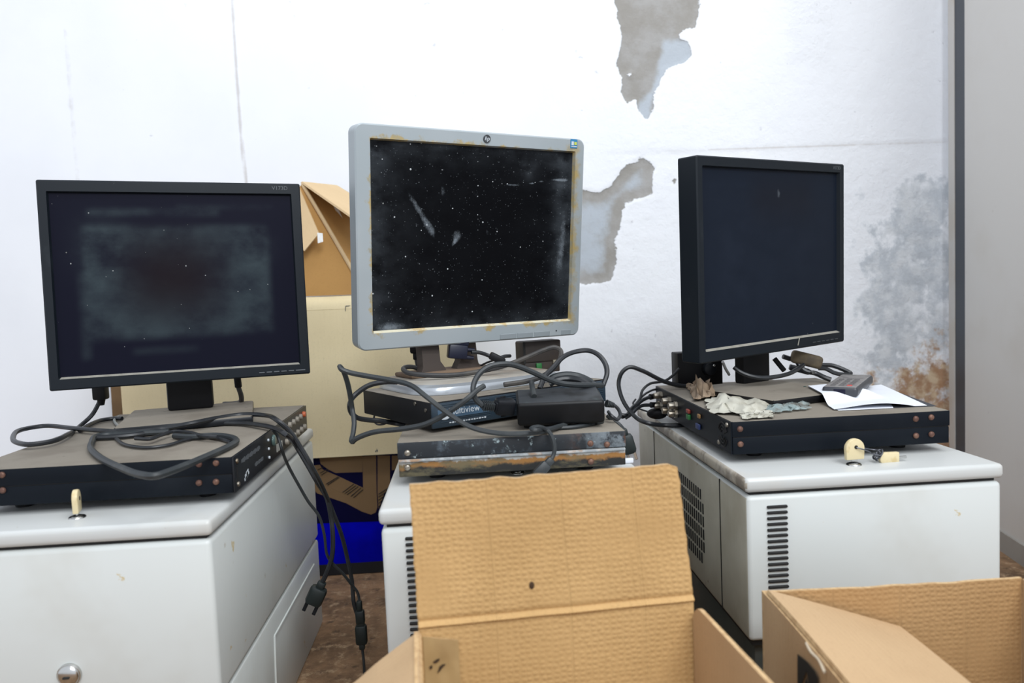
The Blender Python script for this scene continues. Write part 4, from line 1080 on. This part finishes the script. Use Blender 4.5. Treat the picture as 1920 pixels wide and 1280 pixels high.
def hood(t, p):
    MB().ball(at_z(1232, 775, LIDZ+.0105)-Vector(t.location), .010, (1.8, 1.1, 1), 0, 18, (0, 0, -.35)).build('moulded_plug', PLASTIC_DARK, t)
cable('thin_cable', 'thin wire with a fat black moulded plug on the rear of the right cabinet lid', [(1216, 772, zz(LIDZ+.011)), (1204, 768, zz(LIDZ+.014)), (1192, 762, 1.26), (1187, 756, 1.265), (1192, 748, 1.27)], .0016, CABLE, parts=hood)
BX = thing('black_box', 'small black box with a round knob behind the left edge of the right monitor', 'black box', (.402, 1.285, DT+.0005), .1)
b = MB(); b.box((-.002, 0, .030), (.082, .030, .060), .002, 2); b.build('case', PLASTIC_DARK, BX)
b = MB(); b.cyl((.012, -.0150, .030), (.012, -.026, .030), .0115, .0105, 24, 0, .001); KN = b.build('knob', PLASTIC, BX)
MB().ball((.018, -.0262, .036), .0022, (1, .5, 1)).build('knob_mark', CHROME, KN)
cable('power_cable', 'black cable swinging across the foot of the right monitor', [(1376, 688, 1.17), (1388, 697, 1.165), (1405, 704, 1.16), (1428, 708, 1.16), (1455, 706, 1.17), (1480, 700, 1.19), (1498, 690, 1.22), (1506, 684, 1.235)], .0036, CABLE)
cable('thin_cable', 'grey wire dangling under the lower edge of the right monitor', [(1355, 678, 1.10), (1360, 690, 1.11), (1367, 702, 1.13)], .0022, M('grey_wire', (.12, .12, .12), .5))
cable('video_cable', 'black cable looping at the right of the right monitor stand', [(1468, 668, 1.27), (1480, 672, 1.27), (1492, 675, 1.265), (1500, 686, 1.26), (1510, 695, 1.255), (1530, 700, 1.25), (1545, 707, 1.24), (1558, 712, 1.235)], .0042, CABLE)
cable('video_cable', 'black cable in a flat oval behind the remote control', [(1540, 684, 1.27), (1560, 685, 1.27), (1580, 692, 1.265), (1595, 700, 1.26), (1584, 702, 1.255), (1565, 699, 1.255), (1548, 691, 1.26), (1535, 690, 1.26)], .0038, CABLE)
VG = thing('video_plug', 'dusty beige-brown cable connector lying among cables behind the right monitor', 'connector', at_y(1512, 678, 1.262), -.3)
b = MB(); b.box((0, 0, .004), (.052, .022, .022), .006, 3, rot=(0, .28, 0)); b.build('hood', M('dusty_olive_plastic', (.13, .10, .06), .8, layers=[((.05, .04, .03), 30, .45, .65, .7)]), VG)
for dx, dz in ((-.022, -.012), (.008, -.016)):
    b = MB(); b.cyl((dx, -.013, dz), (dx, -.022, dz), .003, n=12); b.build('thumbscrew', CHROME, VG)
b = MB(); b.box((-.012, -.002, -.013), (.034, .014, .010), .002, 2, rot=(0, .28, 0)); b.build('shell', PLASTIC, VG)
cable('grey_cable', 'stiff black strip leaning beside the neck of the right monitor', [(1452, 672, 1.24), (1460, 682, 1.235), (1470, 694, 1.225)], .0045, PLASTIC_DARK)

# --- remote control on a folded paper
p1, p2, p3, p4 = at_z(1515, 726, DT+.012), at_z(1564, 770, DT), at_z(1738, 762, DT), at_z(1652, 724, DT)
up = Vector((0, 0, 1))
PAP = thing('folded_paper', 'white folded sheet of paper under the remote control', 'paper', (p2+p3)/2)
PAP.location.z = DT
o0 = Vector(PAP.location)
for p_ in (p1, p2, p3, p4): p_.z = DT
def lift(p):
    q = Matrix.Rotation(-rad(20), 3, 'Z') @ (p + o0 - Vector((.4655, 1.130, DT)))
    d = math.hypot(max(0, abs(q.x)-.083), max(0, abs(q.y)-.098))
    t = max(0, 1-d/.035); return .0122*t*t*(3-2*t)
def leaf(b, A, B_, C, D_, z, t_, extra=None, n=30):
    A, B_, C, D_ = [v-o0 for v in (A, B_, C, D_)]
    def w(u, v, nn):
        p = A*(1-u)*(1-v) + B_*u*(1-v) + C*u*v + D_*(1-u)*v
        return Vector((0, 0, z + lift(p) + (extra(u, v) if extra else 0)))
    b.sheet(A, B_, C, D_, t_, n, n, w)
b = MB(); leaf(b, p2, p3, p4, p1, .0018, .0004, lambda u, v: .0006+.0006*math.sin(u*5+v*3)+.0055*(1-v)**4*math.sin(min(1, u*1.15)*PI)*(.4+u))
b.build('upper_leaf', PAPER, PAP)
b = MB(); leaf(b, p2+Vector((.004, -.004, 0)), p2*.38+p3*.62+Vector((0, -.004, 0)), p4, p1, .0011, .0003)
b.build('lower_leaf', PAPER, PAP)
b = MB(); leaf(b, p2*.55+p3*.45, p3+Vector((.012, -.002, 0)), p4, p1, .0006, .0003)
lab(b.build('dark_backing', M('dark_backing_sheet', (.03, .033, .04), .6), PAP), 'dark backing sheet')
ra, rb_, rc = at_z(1549, 746, DT+.004), at_z(1600, 750, DT+.004), at_z(1640, 716, DT+.004)
RC_ = thing('remote_control', 'dusty dark grey remote control resting on the white paper', 'remote control', (0, 0, 0), 0)
wv = (rb_-ra); RWID = wv.length; ang = math.atan2(wv.y, wv.x)
RLEN = .155
ang2 = -.64; RWID = .046
rcx = (ra+rb_)/2 + Vector((-math.sin(ang2), math.cos(ang2), 0))*RLEN/2
RC_.location = (rcx.x, rcx.y, DT+.0068); RC_.rotation_euler = (0, 0, ang2)
MB().box((0, 0, .0075), (RWID+.002, RLEN, .015), .0046, 3, 0, top=1).build('body', [REMOTE, REMOTE_TOP], RC_)
MB().box((.0, -RLEN/2-.0003, .0078), (RWID*.34, .0012, .008), .0005, 1).build('infrared_window', BLUE_LENS, RC_)
for i in range(3):
    for j in range(5):
        if i == 2 and j == 0: m_ = REDP
        else: m_ = bpy.data.materials.get('remote_key') or M('remote_key', (.10, .095, .095), .6)
        o = MB().box((-.011+i*.011, -RLEN/2+.016+j*.017, .0152), (.007, .0075, .0016), .0006, 1).build('remote_button', m_, RC_)
        if m_ is REDP: lab(o, 'red button')

# --- scraps of torn plastic and paper on the right recorder
def crumple(name, label, px, mat, h, seed, cat='scrap', n=16, z0=DT+.0015):
    C = [at_z(x, y, z0) for x, y in px]
    o = sum(C, Vector())/4; b = MB()
    def w(u, v, nn):
        q = Vector((u*5+seed*9.1, v*5, seed))
        e = 1-max(abs(2*u-1), abs(2*v-1))**3
        jag = Vector((mn.noise(q*2.1), mn.noise(q*2.1+Vector((7, 3, 1))), 0))*.008
        return Vector((0, 0, 1))*(h*(.25+.75*e)*(.45+.8*mn.noise(q)+.35*mn.noise(q*2.3)) + .0008) + jag
    b.sheet(*[c-o for c in C], .0004, n, n, w)
    ob = b.build(name, mat, loc=o, angle=60)
    return tag(ob, label, cat, None)
crumple('torn_plastic', 'crumpled whitish plastic scrap at the left edge of the right recorder', [(1332, 775), (1420, 780), (1452, 756), (1322, 750)], PCOL, .018, 1, 'plastic scrap')
crumple('torn_paper', 'crumpled brown scrap standing behind the whitish plastic', [(1304, 752), (1340, 748), (1334, 734), (1286, 726)], PBROWN, .030, 2, 'paper scrap')
crumple('clear_plastic', 'shiny clear teal plastic film in front of the right monitor foot', [(1440, 775), (1516, 768), (1512, 746), (1430, 758)], PTEAL, .008, 3, 'plastic film')
crumple('torn_plastic', 'small whitish scrap lying by the front edge of the right recorder', [(1395, 787), (1452, 782), (1446, 772), (1388, 776)], PCOL, .006, 4, 'plastic scrap')
cr = at_z(1530, 738, DT)
b = MB(); b.box((0, 0, .003), (.034, .008, .006), .002, 2, rot=(0, 0, .25)); b.box((-.016, .003, .006), (.006, .006, .012), .002, 2)
tag(b.build('dark_clip', M('dark_green_plastic', (.02, .05, .042), .4), loc=(cr.x, cr.y, DT+.0002)), 'dark green plastic clip by the corner of the white paper', 'clip')
p = at_z(279, 826, DT); tag(MB().ball((0, 0, .0018), .0024, (1.5, 1, .8), 0, 10).build('brown_crumb', M('brown_crumb', (.3, .14, .06), .8), loc=(p.x, p.y, DT)), 'small brown crumb on the left recorder', 'crumb')

# --- keys
def key_head(w, h, t_, hole=True):
    """upright cream head, hole bored through; local XZ outline"""
    r = w/2
    out = [(-r*.94, 0), (r*.94, 0)] + [(r*math.cos(a), h-r+r*math.sin(a)) for a in [i/12*PI for i in range(13)]]
    return out
def add_key(name, label, loc, rz, w=.0255, h=.0265, th=.0062, blade=.012, tilt=None):
    t = thing(name, label, 'key', loc, rz, 'keys with cream plastic heads')
    if tilt: t.rotation_euler = tilt
    kh = MB().prism(key_head(w, h, th), th, Matrix.Translation((0, -th/2, .004)), 0, .0014).build('key_head', CREAM, t)
    b = MB(); b.cyl((.0005, -th/2-.0004, .004+h*.60), (.0005, th/2+.0004, .004+h*.60), .0024, n=16); b.build('ring_hole', BLACKGAP, kh)
    MB().box((0, 0, .0022-blade/2+.002), (.008, .0022, blade), .0004, 1).build('blade', CHROME, t)
    return t
pk = at_z(1602, 870, LIDZ); rk = add_key('key', 'cream-headed key standing upright in the lid lock of the right cabinet', (pk.x, pk.y, LIDZ+.0022), .10, blade=.003)
pk2 = at_z(146, 970, LIDZ); add_key('key', 'cream-headed key seen edge-on in the lid lock of the left cabinet', (pk2.x, pk2.y, LIDZ+.0022), 1.85, w=.021, h=.026, blade=.003)
pk3 = at_z(971, 886, LIDZ); add_key('key', 'cream key tip peeking over the upright cardboard flap in the middle', (pk3.x, pk3.y, LIDZ+.0022), 1.35, w=.02, h=.024, blade=.003)
q0, q1 = at_z(1648, 861, LIDZ+.004), at_z(1690, 858, LIDZ+.004)
dv = q1-q0; az_ = math.atan2(dv.y, dv.x)
t = thing('key', 'second cream-headed key lying on the right cabinet lid beside the upright one', 'key', (q0.x, q0.y, LIDZ+.0005), az_, 'keys with cream plastic heads')
b = MB(); b.prism([(x, z) for x, z in key_head(.016, .026, .006)], .0058, Matrix.Rotation(PI/2, 4, 'Y') @ Matrix.Translation((-.0042, -.003, 0)) @ Matrix.Rotation(PI, 4, 'Y') @ Matrix.Translation((0, 0, -.026)), 0, .0014)
b.build('key_head', CREAM, t)
MB().box((.031, 0, .0042), (.012, .0022, .003), .0004, 1).build('blade', CHROME, t)
STEEL = M('dark_steel_wire', (.12, .125, .14), .35, .9)
c0 = Vector((pk.x+.0005, pk.y, LIDZ+.0022+.004+.0265*.6)); c1 = Vector((q0.x-.001, q0.y-.001, LIDZ+.007))
b = MB()
b.tube([c0+Vector((0, -.0045, 0)), c0+Vector((.006, -.0060, -.002)), c0+Vector((.016, -.006, -.006)), c0*.35+c1*.65+Vector((0, -.004, .001)), c1+Vector((.001, -.005, .004)), c1+Vector((.004, -.001, .010)), c1+Vector((0, .006, .008)), c0*.5+c1*.5+Vector((0, .008, .004)), c0+Vector((.012, .008, -.001)), c0+Vector((.004, .0065, .0005)), c0+Vector((0, .0046, 0))], .00085, 8)
for k in range(7):
    a = k*1.3
    b.torus(c1+Vector((-.004+.0012*k*.8, .001*math.sin(a), -.001+.0012*k)), .0036, .0008, (math.cos(a), math.sin(a), .5), n=14, k=6)
tag(b.build('key_ring', STEEL, recenter=True), 'wire ring and little chain joining the two keys on the right cabinet', 'key ring')
pc_ = at_z(1176, 868, LIDZ)
tag(MB().box((0, 0, .003), (.016, .006, .006), .001).build('white_chip', PAPER, loc=(pc_.x, pc_.y, LIDZ+.0005)), 'small white chip at the right end of the rusty recorder', 'chip')

# ------------------------------------------------------------------ cardboard boxes in front
T = .004
def bow(a, b_=0):
    return lambda u, v, n: n*(a*math.sin(u*PI)*math.sin(v*PI) + b_*math.sin(v*PI*.5)*(u-.5))
Bz = .303       # rim height of the middle box
BL = Vector((-.0535, .651, 0)); BR_ = Vector((.1995, .669, 0))
MX = thing('cardboard_box', 'open cardboard box in the foreground middle with its rear flap standing up', 'cardboard box', (.075, .55, .001), 0, 'open cardboard boxes in the foreground')
o0 = Vector(MX.location)
ux = (BR_-BL).normalized(); uyv = Vector((-ux.y, ux.x, 0)); depth_ = .23
def Q(p, z): return Vector((p.x, p.y, z)) - o0
FLb, FRb = BL-uyv*depth_, BR_-uyv*depth_
b = MB(); b.sheet(Q(BL, .004), Q(BR_, .004), Q(BR_, Bz), Q(BL, Bz), T, 30, 24, lambda u, v, n: n*(-.0012*math.sin(u*PI)*v) + Vector((0, -.004*max(0, (v-.93)/.07)**2*0, 0)), edge_mi=1)
b.build('back_wall', [CARD, CARD_EDGE], MX)
b = MB(); b.sheet(Q(FLb, .004), Q(BL-uyv*.0005, .004), Q(BL-uyv*.0005, Bz-.001), Q(FLb, Bz-.004), T, 20, 16, None, edge_mi=1)
b.build('left_wall', [CARD_S, CARD_EDGE], MX)
b = MB(); 
def rw_warp(u, v, n):
    # u: 0 at the rear corner, 1 at the front; the rear top corner is rounded off
    dz = -.012*max(0, 1-u/.07)**2*v**6
    return Vector((.004*u*v*v+.002, 0, dz))
b.sheet(Q(BR_-uyv*.0025, .004), Q(FRb, .004), Q(FRb, Bz-.002), Q(BR_-uyv*.0025, Bz+.001), -T, 40, 20, rw_warp, edge_mi=1)
b.build('right_wall', [CARD_S, CARD_EDGE], MX)
b = MB(); b.sheet(Q(FRb, .004), Q(FLb, .004), Q(FLb, .12), Q(FRb, .12), T, 12, 8, None, edge_mi=1); b.build('front_wall', [CARD_S, CARD_EDGE], MX)
b = MB(); b.sheet(Q(FLb, .005), Q(FRb, .005), Q(BR_, .005), Q(BL, .005), T, 8, 8); b.build('bottom', CARD_S, MX)
# rear flap with rolled score line
fz = .1335
def backflap(u, v, n):
    roll = math.exp(-((v-.022)/.016)**2)*.0022 - math.exp(-((v-.052)/.012)**2)*.0018
    wob = .0012*mn.noise(Vector((u*6, v*3, 2)))
    cut = Vector((0, 0, -.0035*max(0, (u-.965)/.035)*v**8 + .0016*mn.noise(Vector((u*14, 5, 1)))*v**6)) + Vector((.0012*mn.noise(Vector((v*12, 3, u))), 0, 0))*abs(2*u-1)**10
    return n*(roll + wob + .004*math.sin(u*PI)*v) + cut + Vector((-.004*v*u-.0015*v, 0, 0))
TL, TR = at_y(771, 908, .655), at_y(1281, 868, .668)
b = MB(); b.sheet(Q(BL, Bz+.0005), Q(BR_+ux*.0005, Bz+.0005), Vector(TR)-o0, Vector(TL)-o0, T, 60, 60, backflap, edge_mi=1)
b.build('rear_flap', [CARD, CARD_EDGE], MX)
b = MB(); b.ball(at_y(997, 1097, .657)-o0, .003, (.8, .25, 1.2), 0, 8); b.build('small_hole', M('dark_tear', (.05, .025, .01), .9), MX)
# left flap folded out and down
a_ = rad(38)
fv = Vector((-math.cos(a_), 0, -math.sin(a_)))*.128
b = MB(); b.sheet(Q(FLb, Bz-.003), Q(BL-uyv*.001, Bz-.0005), Q(BL-uyv*.001, Bz-.0005)+fv, Q(FLb, Bz-.003)+fv, T, 24, 16, lambda u, v, n: n*(.003*math.sin(v*PI)) + Vector((0, 0, .0015*mn.noise(Vector((u*5, v*5, 9))))), edge_mi=1)
b.build('left_flap', [CARD_S, CARD_EDGE], MX)
# glued joint on the inside of the rear wall, torn
j0 = BL+ux*.0035-uyv*.0012; j1 = BL+ux*.0345-uyv*.0022
b = MB(); b.sheet(Q(j0, .10), Q(j1, .10), Q(j1, Bz-.012), Q(j0, Bz-.006), .0010, 10, 40, lambda u, v, n: n*(.0016*mn.noise(Vector((u*3, v*9, 4)))), edge_mi=1)
b.build('glued_joint', [M('smooth_brown_joint', (.40, .27, .12), .55, layers=[((.30, .19, .08), 30, .45, .7, .6)], bump=(60, .15)), CARD_EDGE], MX)
b = MB()
jn = -uyv*.0012
for pts in ([(812, 1241), (819, 1236), (824, 1234.5), (824, 1238), (818, 1243), (813, 1243)], [(820, 1262), (824, 1250), (829, 1246), (836, 1245), (829, 1252), (824, 1259)], [(805, 1250), (810, 1247), (811, 1252), (807, 1255)]):
    b.poly3([at_y(x, y, .6495)-o0 for x, y in pts], .0006)
lab(b.build('tear', M('dark_torn_hole', (.045, .025, .012), .9), MX), 'dark torn hole')

# right box
RBz = .298
RYb = .705
A0 = at_y(1431, 1110, RYb); A1 = at_y(1916, 1083, RYb)
RBX = thing('cardboard_box', 'open cardboard box at the lower right corner with one flap folded inside', 'cardboard box', (.42, .58, .001), 0, 'open cardboard boxes in the foreground')
o0 = Vector(RBX.location)
zl, zr = A0.z, A1.z
xl, xr = A0.x, A1.x; yf = .45
b = MB(); b.sheet(Vector((xl, RYb, .003))-o0, Vector((xr, RYb, .003))-o0, Vector((xr, RYb, zr))-o0, Vector((xl, RYb, zl))-o0, T, 40, 24, lambda u, v, n: n*(.003*math.sin(u*PI)*v) + Vector((0, 0, .0012*mn.noise(Vector((u*9, 1, 3)))*v**6)), edge_mi=1)
b.build('back_wall', [CARD_D, CARD_EDGE], RBX)
def sag(u): return -.030*u**1.4    # u: rear 0 -> front 1
b = MB(); b.sheet(Vector((xl-.0005, RYb-.0005, .003))-o0, Vector((xl-.0005, yf, .003))-o0, Vector((xl-.0005, yf, zl))-o0, Vector((xl-.0005, RYb-.0005, zl))-o0, T, 30, 20, lambda u, v, n: Vector((-.0*v*u+.006*v**3*u, 0, sag(u)*v)), edge_mi=1)
b.build('left_wall', [CARD_S, CARD_EDGE], RBX)
b = MB(); b.sheet(Vector((xr, yf, .003))-o0, Vector((xr, RYb-.0005, .003))-o0, Vector((xr, RYb-.0005, zr-.001))-o0, Vector((xr, yf, zr-.001))-o0, -T, 16, 12, None, edge_mi=1); b.build('right_wall', [CARD_S, CARD_EDGE], RBX)
b = MB(); b.sheet(Vector((xr, yf, .003))-o0, Vector((xl, yf, .003))-o0, Vector((xl, yf, .15))-o0, Vector((xr, yf, .15))-o0, T, 12, 8, None, edge_mi=1); b.build('front_wall', [CARD_S, CARD_EDGE], RBX)
b = MB(); b.sheet(Vector((xl, yf, .004))-o0, Vector((xr, yf, .004))-o0, Vector((xr, RYb, .004))-o0, Vector((xl, RYb, .004))-o0, T, 6, 6); b.build('bottom', CARD_S, RBX)
# flap folded inward
H0 = Vector((xl+.001, RYb-.006, zl+.001)); 
E0 = at_y(1686, 1181, RYb-.010); 
b = MB()
def iflap(u, v, n):
    # u along the hinge (rear->front), v outwards from hinge
    return Vector((.006*u*(1-v), 0, (sag(u)*(1-v*.6)))) + Vector((0, 0, .0005*math.sin(v*PI)))
H1 = Vector((xl+.001, yf, zl+.001)); E1 = Vector((E0.x+.003, yf, E0.z))
b.sheet(H0-o0, E0-o0, E1-o0, H1-o0, T, 20, 24, lambda u, v, n: iflap(v, u, n), edge_mi=1)
b.build('folded_flap', [CARD_S, CARD_EDGE], RBX)
# black print on the outer left face
b = MB()
def LF(px, py): 
    p = at_x(px, py, xl-.0008); return p-o0
for pts in ([(1495, 1226), (1513, 1241), (1528, 1259), (1533, 1272), (1533, 1300), (1520, 1300), (1511.5, 1258), (1500, 1290), (1495, 1310)],):
    b.poly3([LF(*p) for p in pts], .0004)
b.poly3([LF(*p) for p in [(1503, 1300), (1512, 1268), (1517, 1300)]], .0004)
lab(b.build('printed_mark', INK, RBX), 'black printed handling mark')
# torn paper along the fold
b = MB(); b.tube([Vector((xl+.0015, RYb-.090, zl-.0085))-o0, Vector((xl+.0008, RYb-.100, zl-.0115))-o0, Vector((xl+.0018, RYb-.112, zl-.0125))-o0, Vector((xl+.0004, RYb-.125, zl-.0165))-o0], .0014, 8)
b.build('frayed_fold', M('pale_frayed_paper', (.52, .44, .33), .9), RBX)

# ------------------------------------------------------------------ cartons at the back
CY = 1.590
def cz(px, py, Y=CY): return at_y(px, py, Y)
cTL, cBL, cBR, cR = cz(575, 584), cz(590, 858), cz(742, 850), cz(856, 690)
PAL = thing('carton', 'pale beige carton behind the middle monitor, set on a blue printed carton', 'carton', (-.37, CY+.09, .2635), 0, 'cartons stacked at the wall')
o0 = Vector(PAL.location)
x0, x1 = cz(229, 760).x, cR.x
zb_, zt_ = .2640, .5745
Wc = x1-x0
def wall4(b, a, c, z0, z1, t_, mi=0, nu=20, nv=12, warp=None): b.sheet(Vector((a[0], a[1], z0))-o0, Vector((c[0], c[1], z0))-o0, Vector((c[0], c[1], z1))-o0, Vector((a[0], a[1], z1))-o0, t_, nu, nv, warp, mi)
b = MB()
wall4(b, (x0, CY), (x1, CY), zb_, zt_, .004, warp=lambda u, v, n: n*(.0025*math.sin(u*PI)*math.sin(v*PI)))
wall4(b, (x1, CY+.0005), (x1, CY+.15), zb_, zt_, .004); wall4(b, (x0, CY+.15), (x0, CY+.0005), zb_, zt_, .004); wall4(b, (x1-.004, CY+.15), (x0+.004, CY+.15), zb_, zt_, .004)
b.sheet(Vector((x0, CY, zb_+.004))-o0, Vector((x1, CY, zb_+.004))-o0, Vector((x1, CY+.145, zb_+.004))-o0, Vector((x0, CY+.18, zb_+.004))-o0, .004)
b.build('carton_body', CARD_PALE, PAL)
b = MB(); b.sheet(Vector((x0, CY, zt_+.0005))-o0, Vector((x1, CY, zt_+.0005))-o0, Vector((x1, CY+.012, zt_+.028))-o0, Vector((x0, CY+.012, zt_+.028))-o0, .004, 16, 8, lambda u, v, n: n*(.003*math.sin(v*PI)+.0012*mn.noise(Vector((u*7, v*3, 1)))))
b.build('front_flap', CARD_PALE, PAL)
b = MB(); b.sheet(Vector((x0, CY+.146, zt_+.0005))-o0, Vector((x1, CY+.146, zt_+.0005))-o0, Vector((x1, CY+.060, zt_+.024))-o0, Vector((x0, CY+.060, zt_+.024))-o0, -.004, 8, 4)
b.build('rear_flap', CARD_FLAP, PAL)
b = MB(); mk = [cz(648, 583), cz(648, 573.5), cz(666, 572.5)]
for a, c in ((0, 1), (1, 2)):
    b.tube([mk[a]+Vector((0, -.0012, 0))-o0, mk[c]+Vector((0, -.0012 if a == 0 else .004, 0))-o0], .0007, 6, smooth=False)
b.build('printed_corner', GREYMARK, PAL)
b = MB(); 
for pts in ([(703, 846), (707, 842), (705, 848)], [(706, 840), (709, 845), (707, 848)]): b.poly3([cz(*p, CY-.0004)-o0 for p in pts], .0006)
b.build('scuff', GREYMARK, PAL)

NV = thing('carton', 'dark blue printed carton on the floor under the pale one', 'carton', (-.30, 1.70, .001), 0, 'cartons stacked at the wall')
o0 = Vector(NV.location)
NY = 1.615
b = MB(); b.box((-.05, -.023, .1305), (.60, .125, .261), .003, 2); b.build('carton_body', NAVY, NV)
lab(MB().box((-.05, -.0862, .0125), (.598, .0008, .024)).build('bottom_shadow_dirt', M('shadow_dirt_black', (.006, .006, .008), .8), NV), 'black band of painted shadow and dirt along the bottom')  # black strip puts the shadow line at the floor, and dirt, into the colour
NY = 1.70-.0005-.085
def nz(px, py): return at_y(px, py, NY-.0006)-o0
b = MB(); b.poly3([at_y(480, 985, NY-.0003)-o0, at_y(860, 972, NY-.0003)-o0, Vector((at_y(860, 972, NY).x, NY-.0003, .262))-o0, Vector((at_y(480, 985, NY).x, NY-.0003, .262))-o0][::-1], .0003)
lab(b.build('navy_print', NAVY_D, NV), 'dark navy printed upper part')
b = MB()
z4 = lambda pts: [nz(560+x/2.909, 840+y/2.909) for x, y in pts]
# big rounded triangular outline
b.poly3(z4([(60, 195), (100, 245), (150, 262), (260, 300), (345, 345), (395, 362), (420, 350), (430, 320), (425, 240), (422, 40), (347, 45), (350, 130), (352, 250), (345, 270), (320, 278), (250, 250), (160, 210), (100, 160)]), .0005)
b.poly3(z4([(30, 100), (115, 90), (130, 115), (210, 150), (350, 215), (352, 250), (345, 270), (320, 278), (250, 250), (160, 210), (100, 160)]), .0004)
b.poly3(z4([(110, 40), (347, 40), (348, 130), (200, 135), (160, 115), (120, 85)]), .0005)
b.poly3(z4([(430, 40), (498, 40), (498, 205), (465, 250), (436, 330), (430, 240)]), .0005)
b.poly3(z4([(508, 40), (560, 40), (560, 115), (508, 120)]), .0005)
b.build('printed_design', CARD_PRINT, NV)
for a, c in (((105, 118), (140, 100)), ((118, 135), (158, 112)), ((125, 145), (165, 120)), ((150, 195), (215, 155)), ((158, 200), (222, 158)), ((240, 240), (300, 195)), ((252, 246), (312, 202)), ((265, 252), (325, 208)), ((285, 262), (340, 215)), ((300, 268), (350, 225)), ((436, 250), (496, 212)), ((436, 265), (488, 230)), ((436, 282), (480, 250)), ((437, 300), (472, 268)), ((437, 318), (465, 290))):
    p, q = nz(560+a[0]/2.909, 840+a[1]/2.909), nz(560+c[0]/2.909, 840+c[1]/2.909)
    MB().tube([p+Vector((0, -.0009, 0)), q+Vector((0, -.0009, 0))], .0008, 6, smooth=False).build('printed_stripe', INK, NV)

# brown sheet of cardboard behind the left monitor
s0, s1 = at_y(207, 760, 1.755), at_y(300, 760, 1.755)
b = MB(); b.sheet((s0.x, 1.748, .002), (s1.x+.1, 1.748, .002), (s1.x+.1, 1.768, .56), (s0.x, 1.768, .56), .005, 8, 8)
tag(b.build('cardboard_sheet', M('dark_brown_cardboard', (.17, .105, .05), .85, layers=[((.11, .065, .03), 12, .45, .7, .6)])), 'dark brown cardboard sheet standing behind the pale carton at its left', 'cardboard sheet')

# opened brown carton tilted on top
OC = thing('carton', 'opened brown carton tipped on top of the pale carton, flaps spread', 'carton', (-.25, 1.68, .603), 0, 'cartons stacked at the wall')
o0 = Vector(OC.location)
OY = 1.60
def oc(px, py, Y): return at_y(px, py, Y)-o0
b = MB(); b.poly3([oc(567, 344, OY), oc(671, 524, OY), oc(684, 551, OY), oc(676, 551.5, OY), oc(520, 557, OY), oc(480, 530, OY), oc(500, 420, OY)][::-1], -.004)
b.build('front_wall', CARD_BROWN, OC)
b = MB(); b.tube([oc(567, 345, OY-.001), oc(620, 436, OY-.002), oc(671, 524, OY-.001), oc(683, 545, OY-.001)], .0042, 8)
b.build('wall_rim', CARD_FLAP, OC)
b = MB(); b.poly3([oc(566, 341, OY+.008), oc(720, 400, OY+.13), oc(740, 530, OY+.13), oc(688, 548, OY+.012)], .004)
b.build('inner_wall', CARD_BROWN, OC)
b = MB(); b.poly3([oc(566, 340, OY-.004), oc(632, 347, OY+.12), oc(666, 368, OY+.12), oc(690, 385, OY+.12), oc(690, 424, OY-.09), oc(665, 409, OY-.085)], .004)
b.build('top_flap', CARD_FLAP, OC)
b = MB(); b.sheet(oc(562, 352, OY-.009), oc(599, 438, OY-.030), oc(572, 471, OY-.032), oc(545, 440, OY-.010), .0035, 8, 8)
b.build('corner_flap', CARD_FLAP, OC)
b = MB(); b.sheet(oc(595, 436, OY-.034), oc(605, 437, OY-.034), oc(606, 453, OY-.034), oc(596, 456, OY-.034), .0006, 6, 6, lambda u, v, n: n*.002*mn.noise(Vector((u*4, v*6, 1))))
lab(b.build('torn_tape', TAPE_W, OC), 'torn end of white tape')
b = MB(); b.sheet(oc(625, 385, OY+.045), oc(632, 387, OY+.05), oc(650, 426, OY+.05), oc(643, 430, OY+.045), .0006, 4, 4)
lab(b.build('tape_strip', TAPE_W, OC), 'strip of white tape')
bb = at_y(655, 551, 1.62)

# ------------------------------------------------------------------ light
w = bpy.data.worlds.new('World'); SC.world = w; w.use_nodes = True
bg = w.node_tree.nodes['Background']; bg.inputs[0].default_value = (.86, .91, 1.0, 1); bg.inputs[1].default_value = .78
def area(name, loc, target, sx, sy, power, col):
    l = bpy.data.lights.new(name, 'AREA'); l.shape = 'RECTANGLE'; l.size = sx; l.size_y = sy; l.energy = power; l.color = col
    o = bpy.data.objects.new(name, l); COL.objects.link(o); o.location = loc
    o.rotation_euler = (Vector(target)-Vector(loc)).to_track_quat('-Z', 'Y').to_euler()
    return o
area('tube_and_fill_light', (.30, .55, 2.35), (.25, 1.1, 0), 1.3, .25, 7.5, (1, .985, .95))
area('tube_and_fill_light', (.75, -.7, 2.4), (.0, .75, .3), 1.3, .3, 19, (.96, .985, 1))  # added fill lamp, set to the right to brighten right-facing sides
area('tube_and_fill_light', (.75, -2.1, 2.45), (.1, 1.2, .4), 1.8, .6, 40, (.94, .975, 1))  # added fill lamp behind the camera, brightens the cabinet fronts
vs_ = SC.view_settings
SC.display_settings.display_device = 'sRGB'
vs_.view_transform = 'Standard'; vs_.look = 'None'; vs_.gamma = 1; vs_.use_curve_mapping = False; vs_.exposure = .42
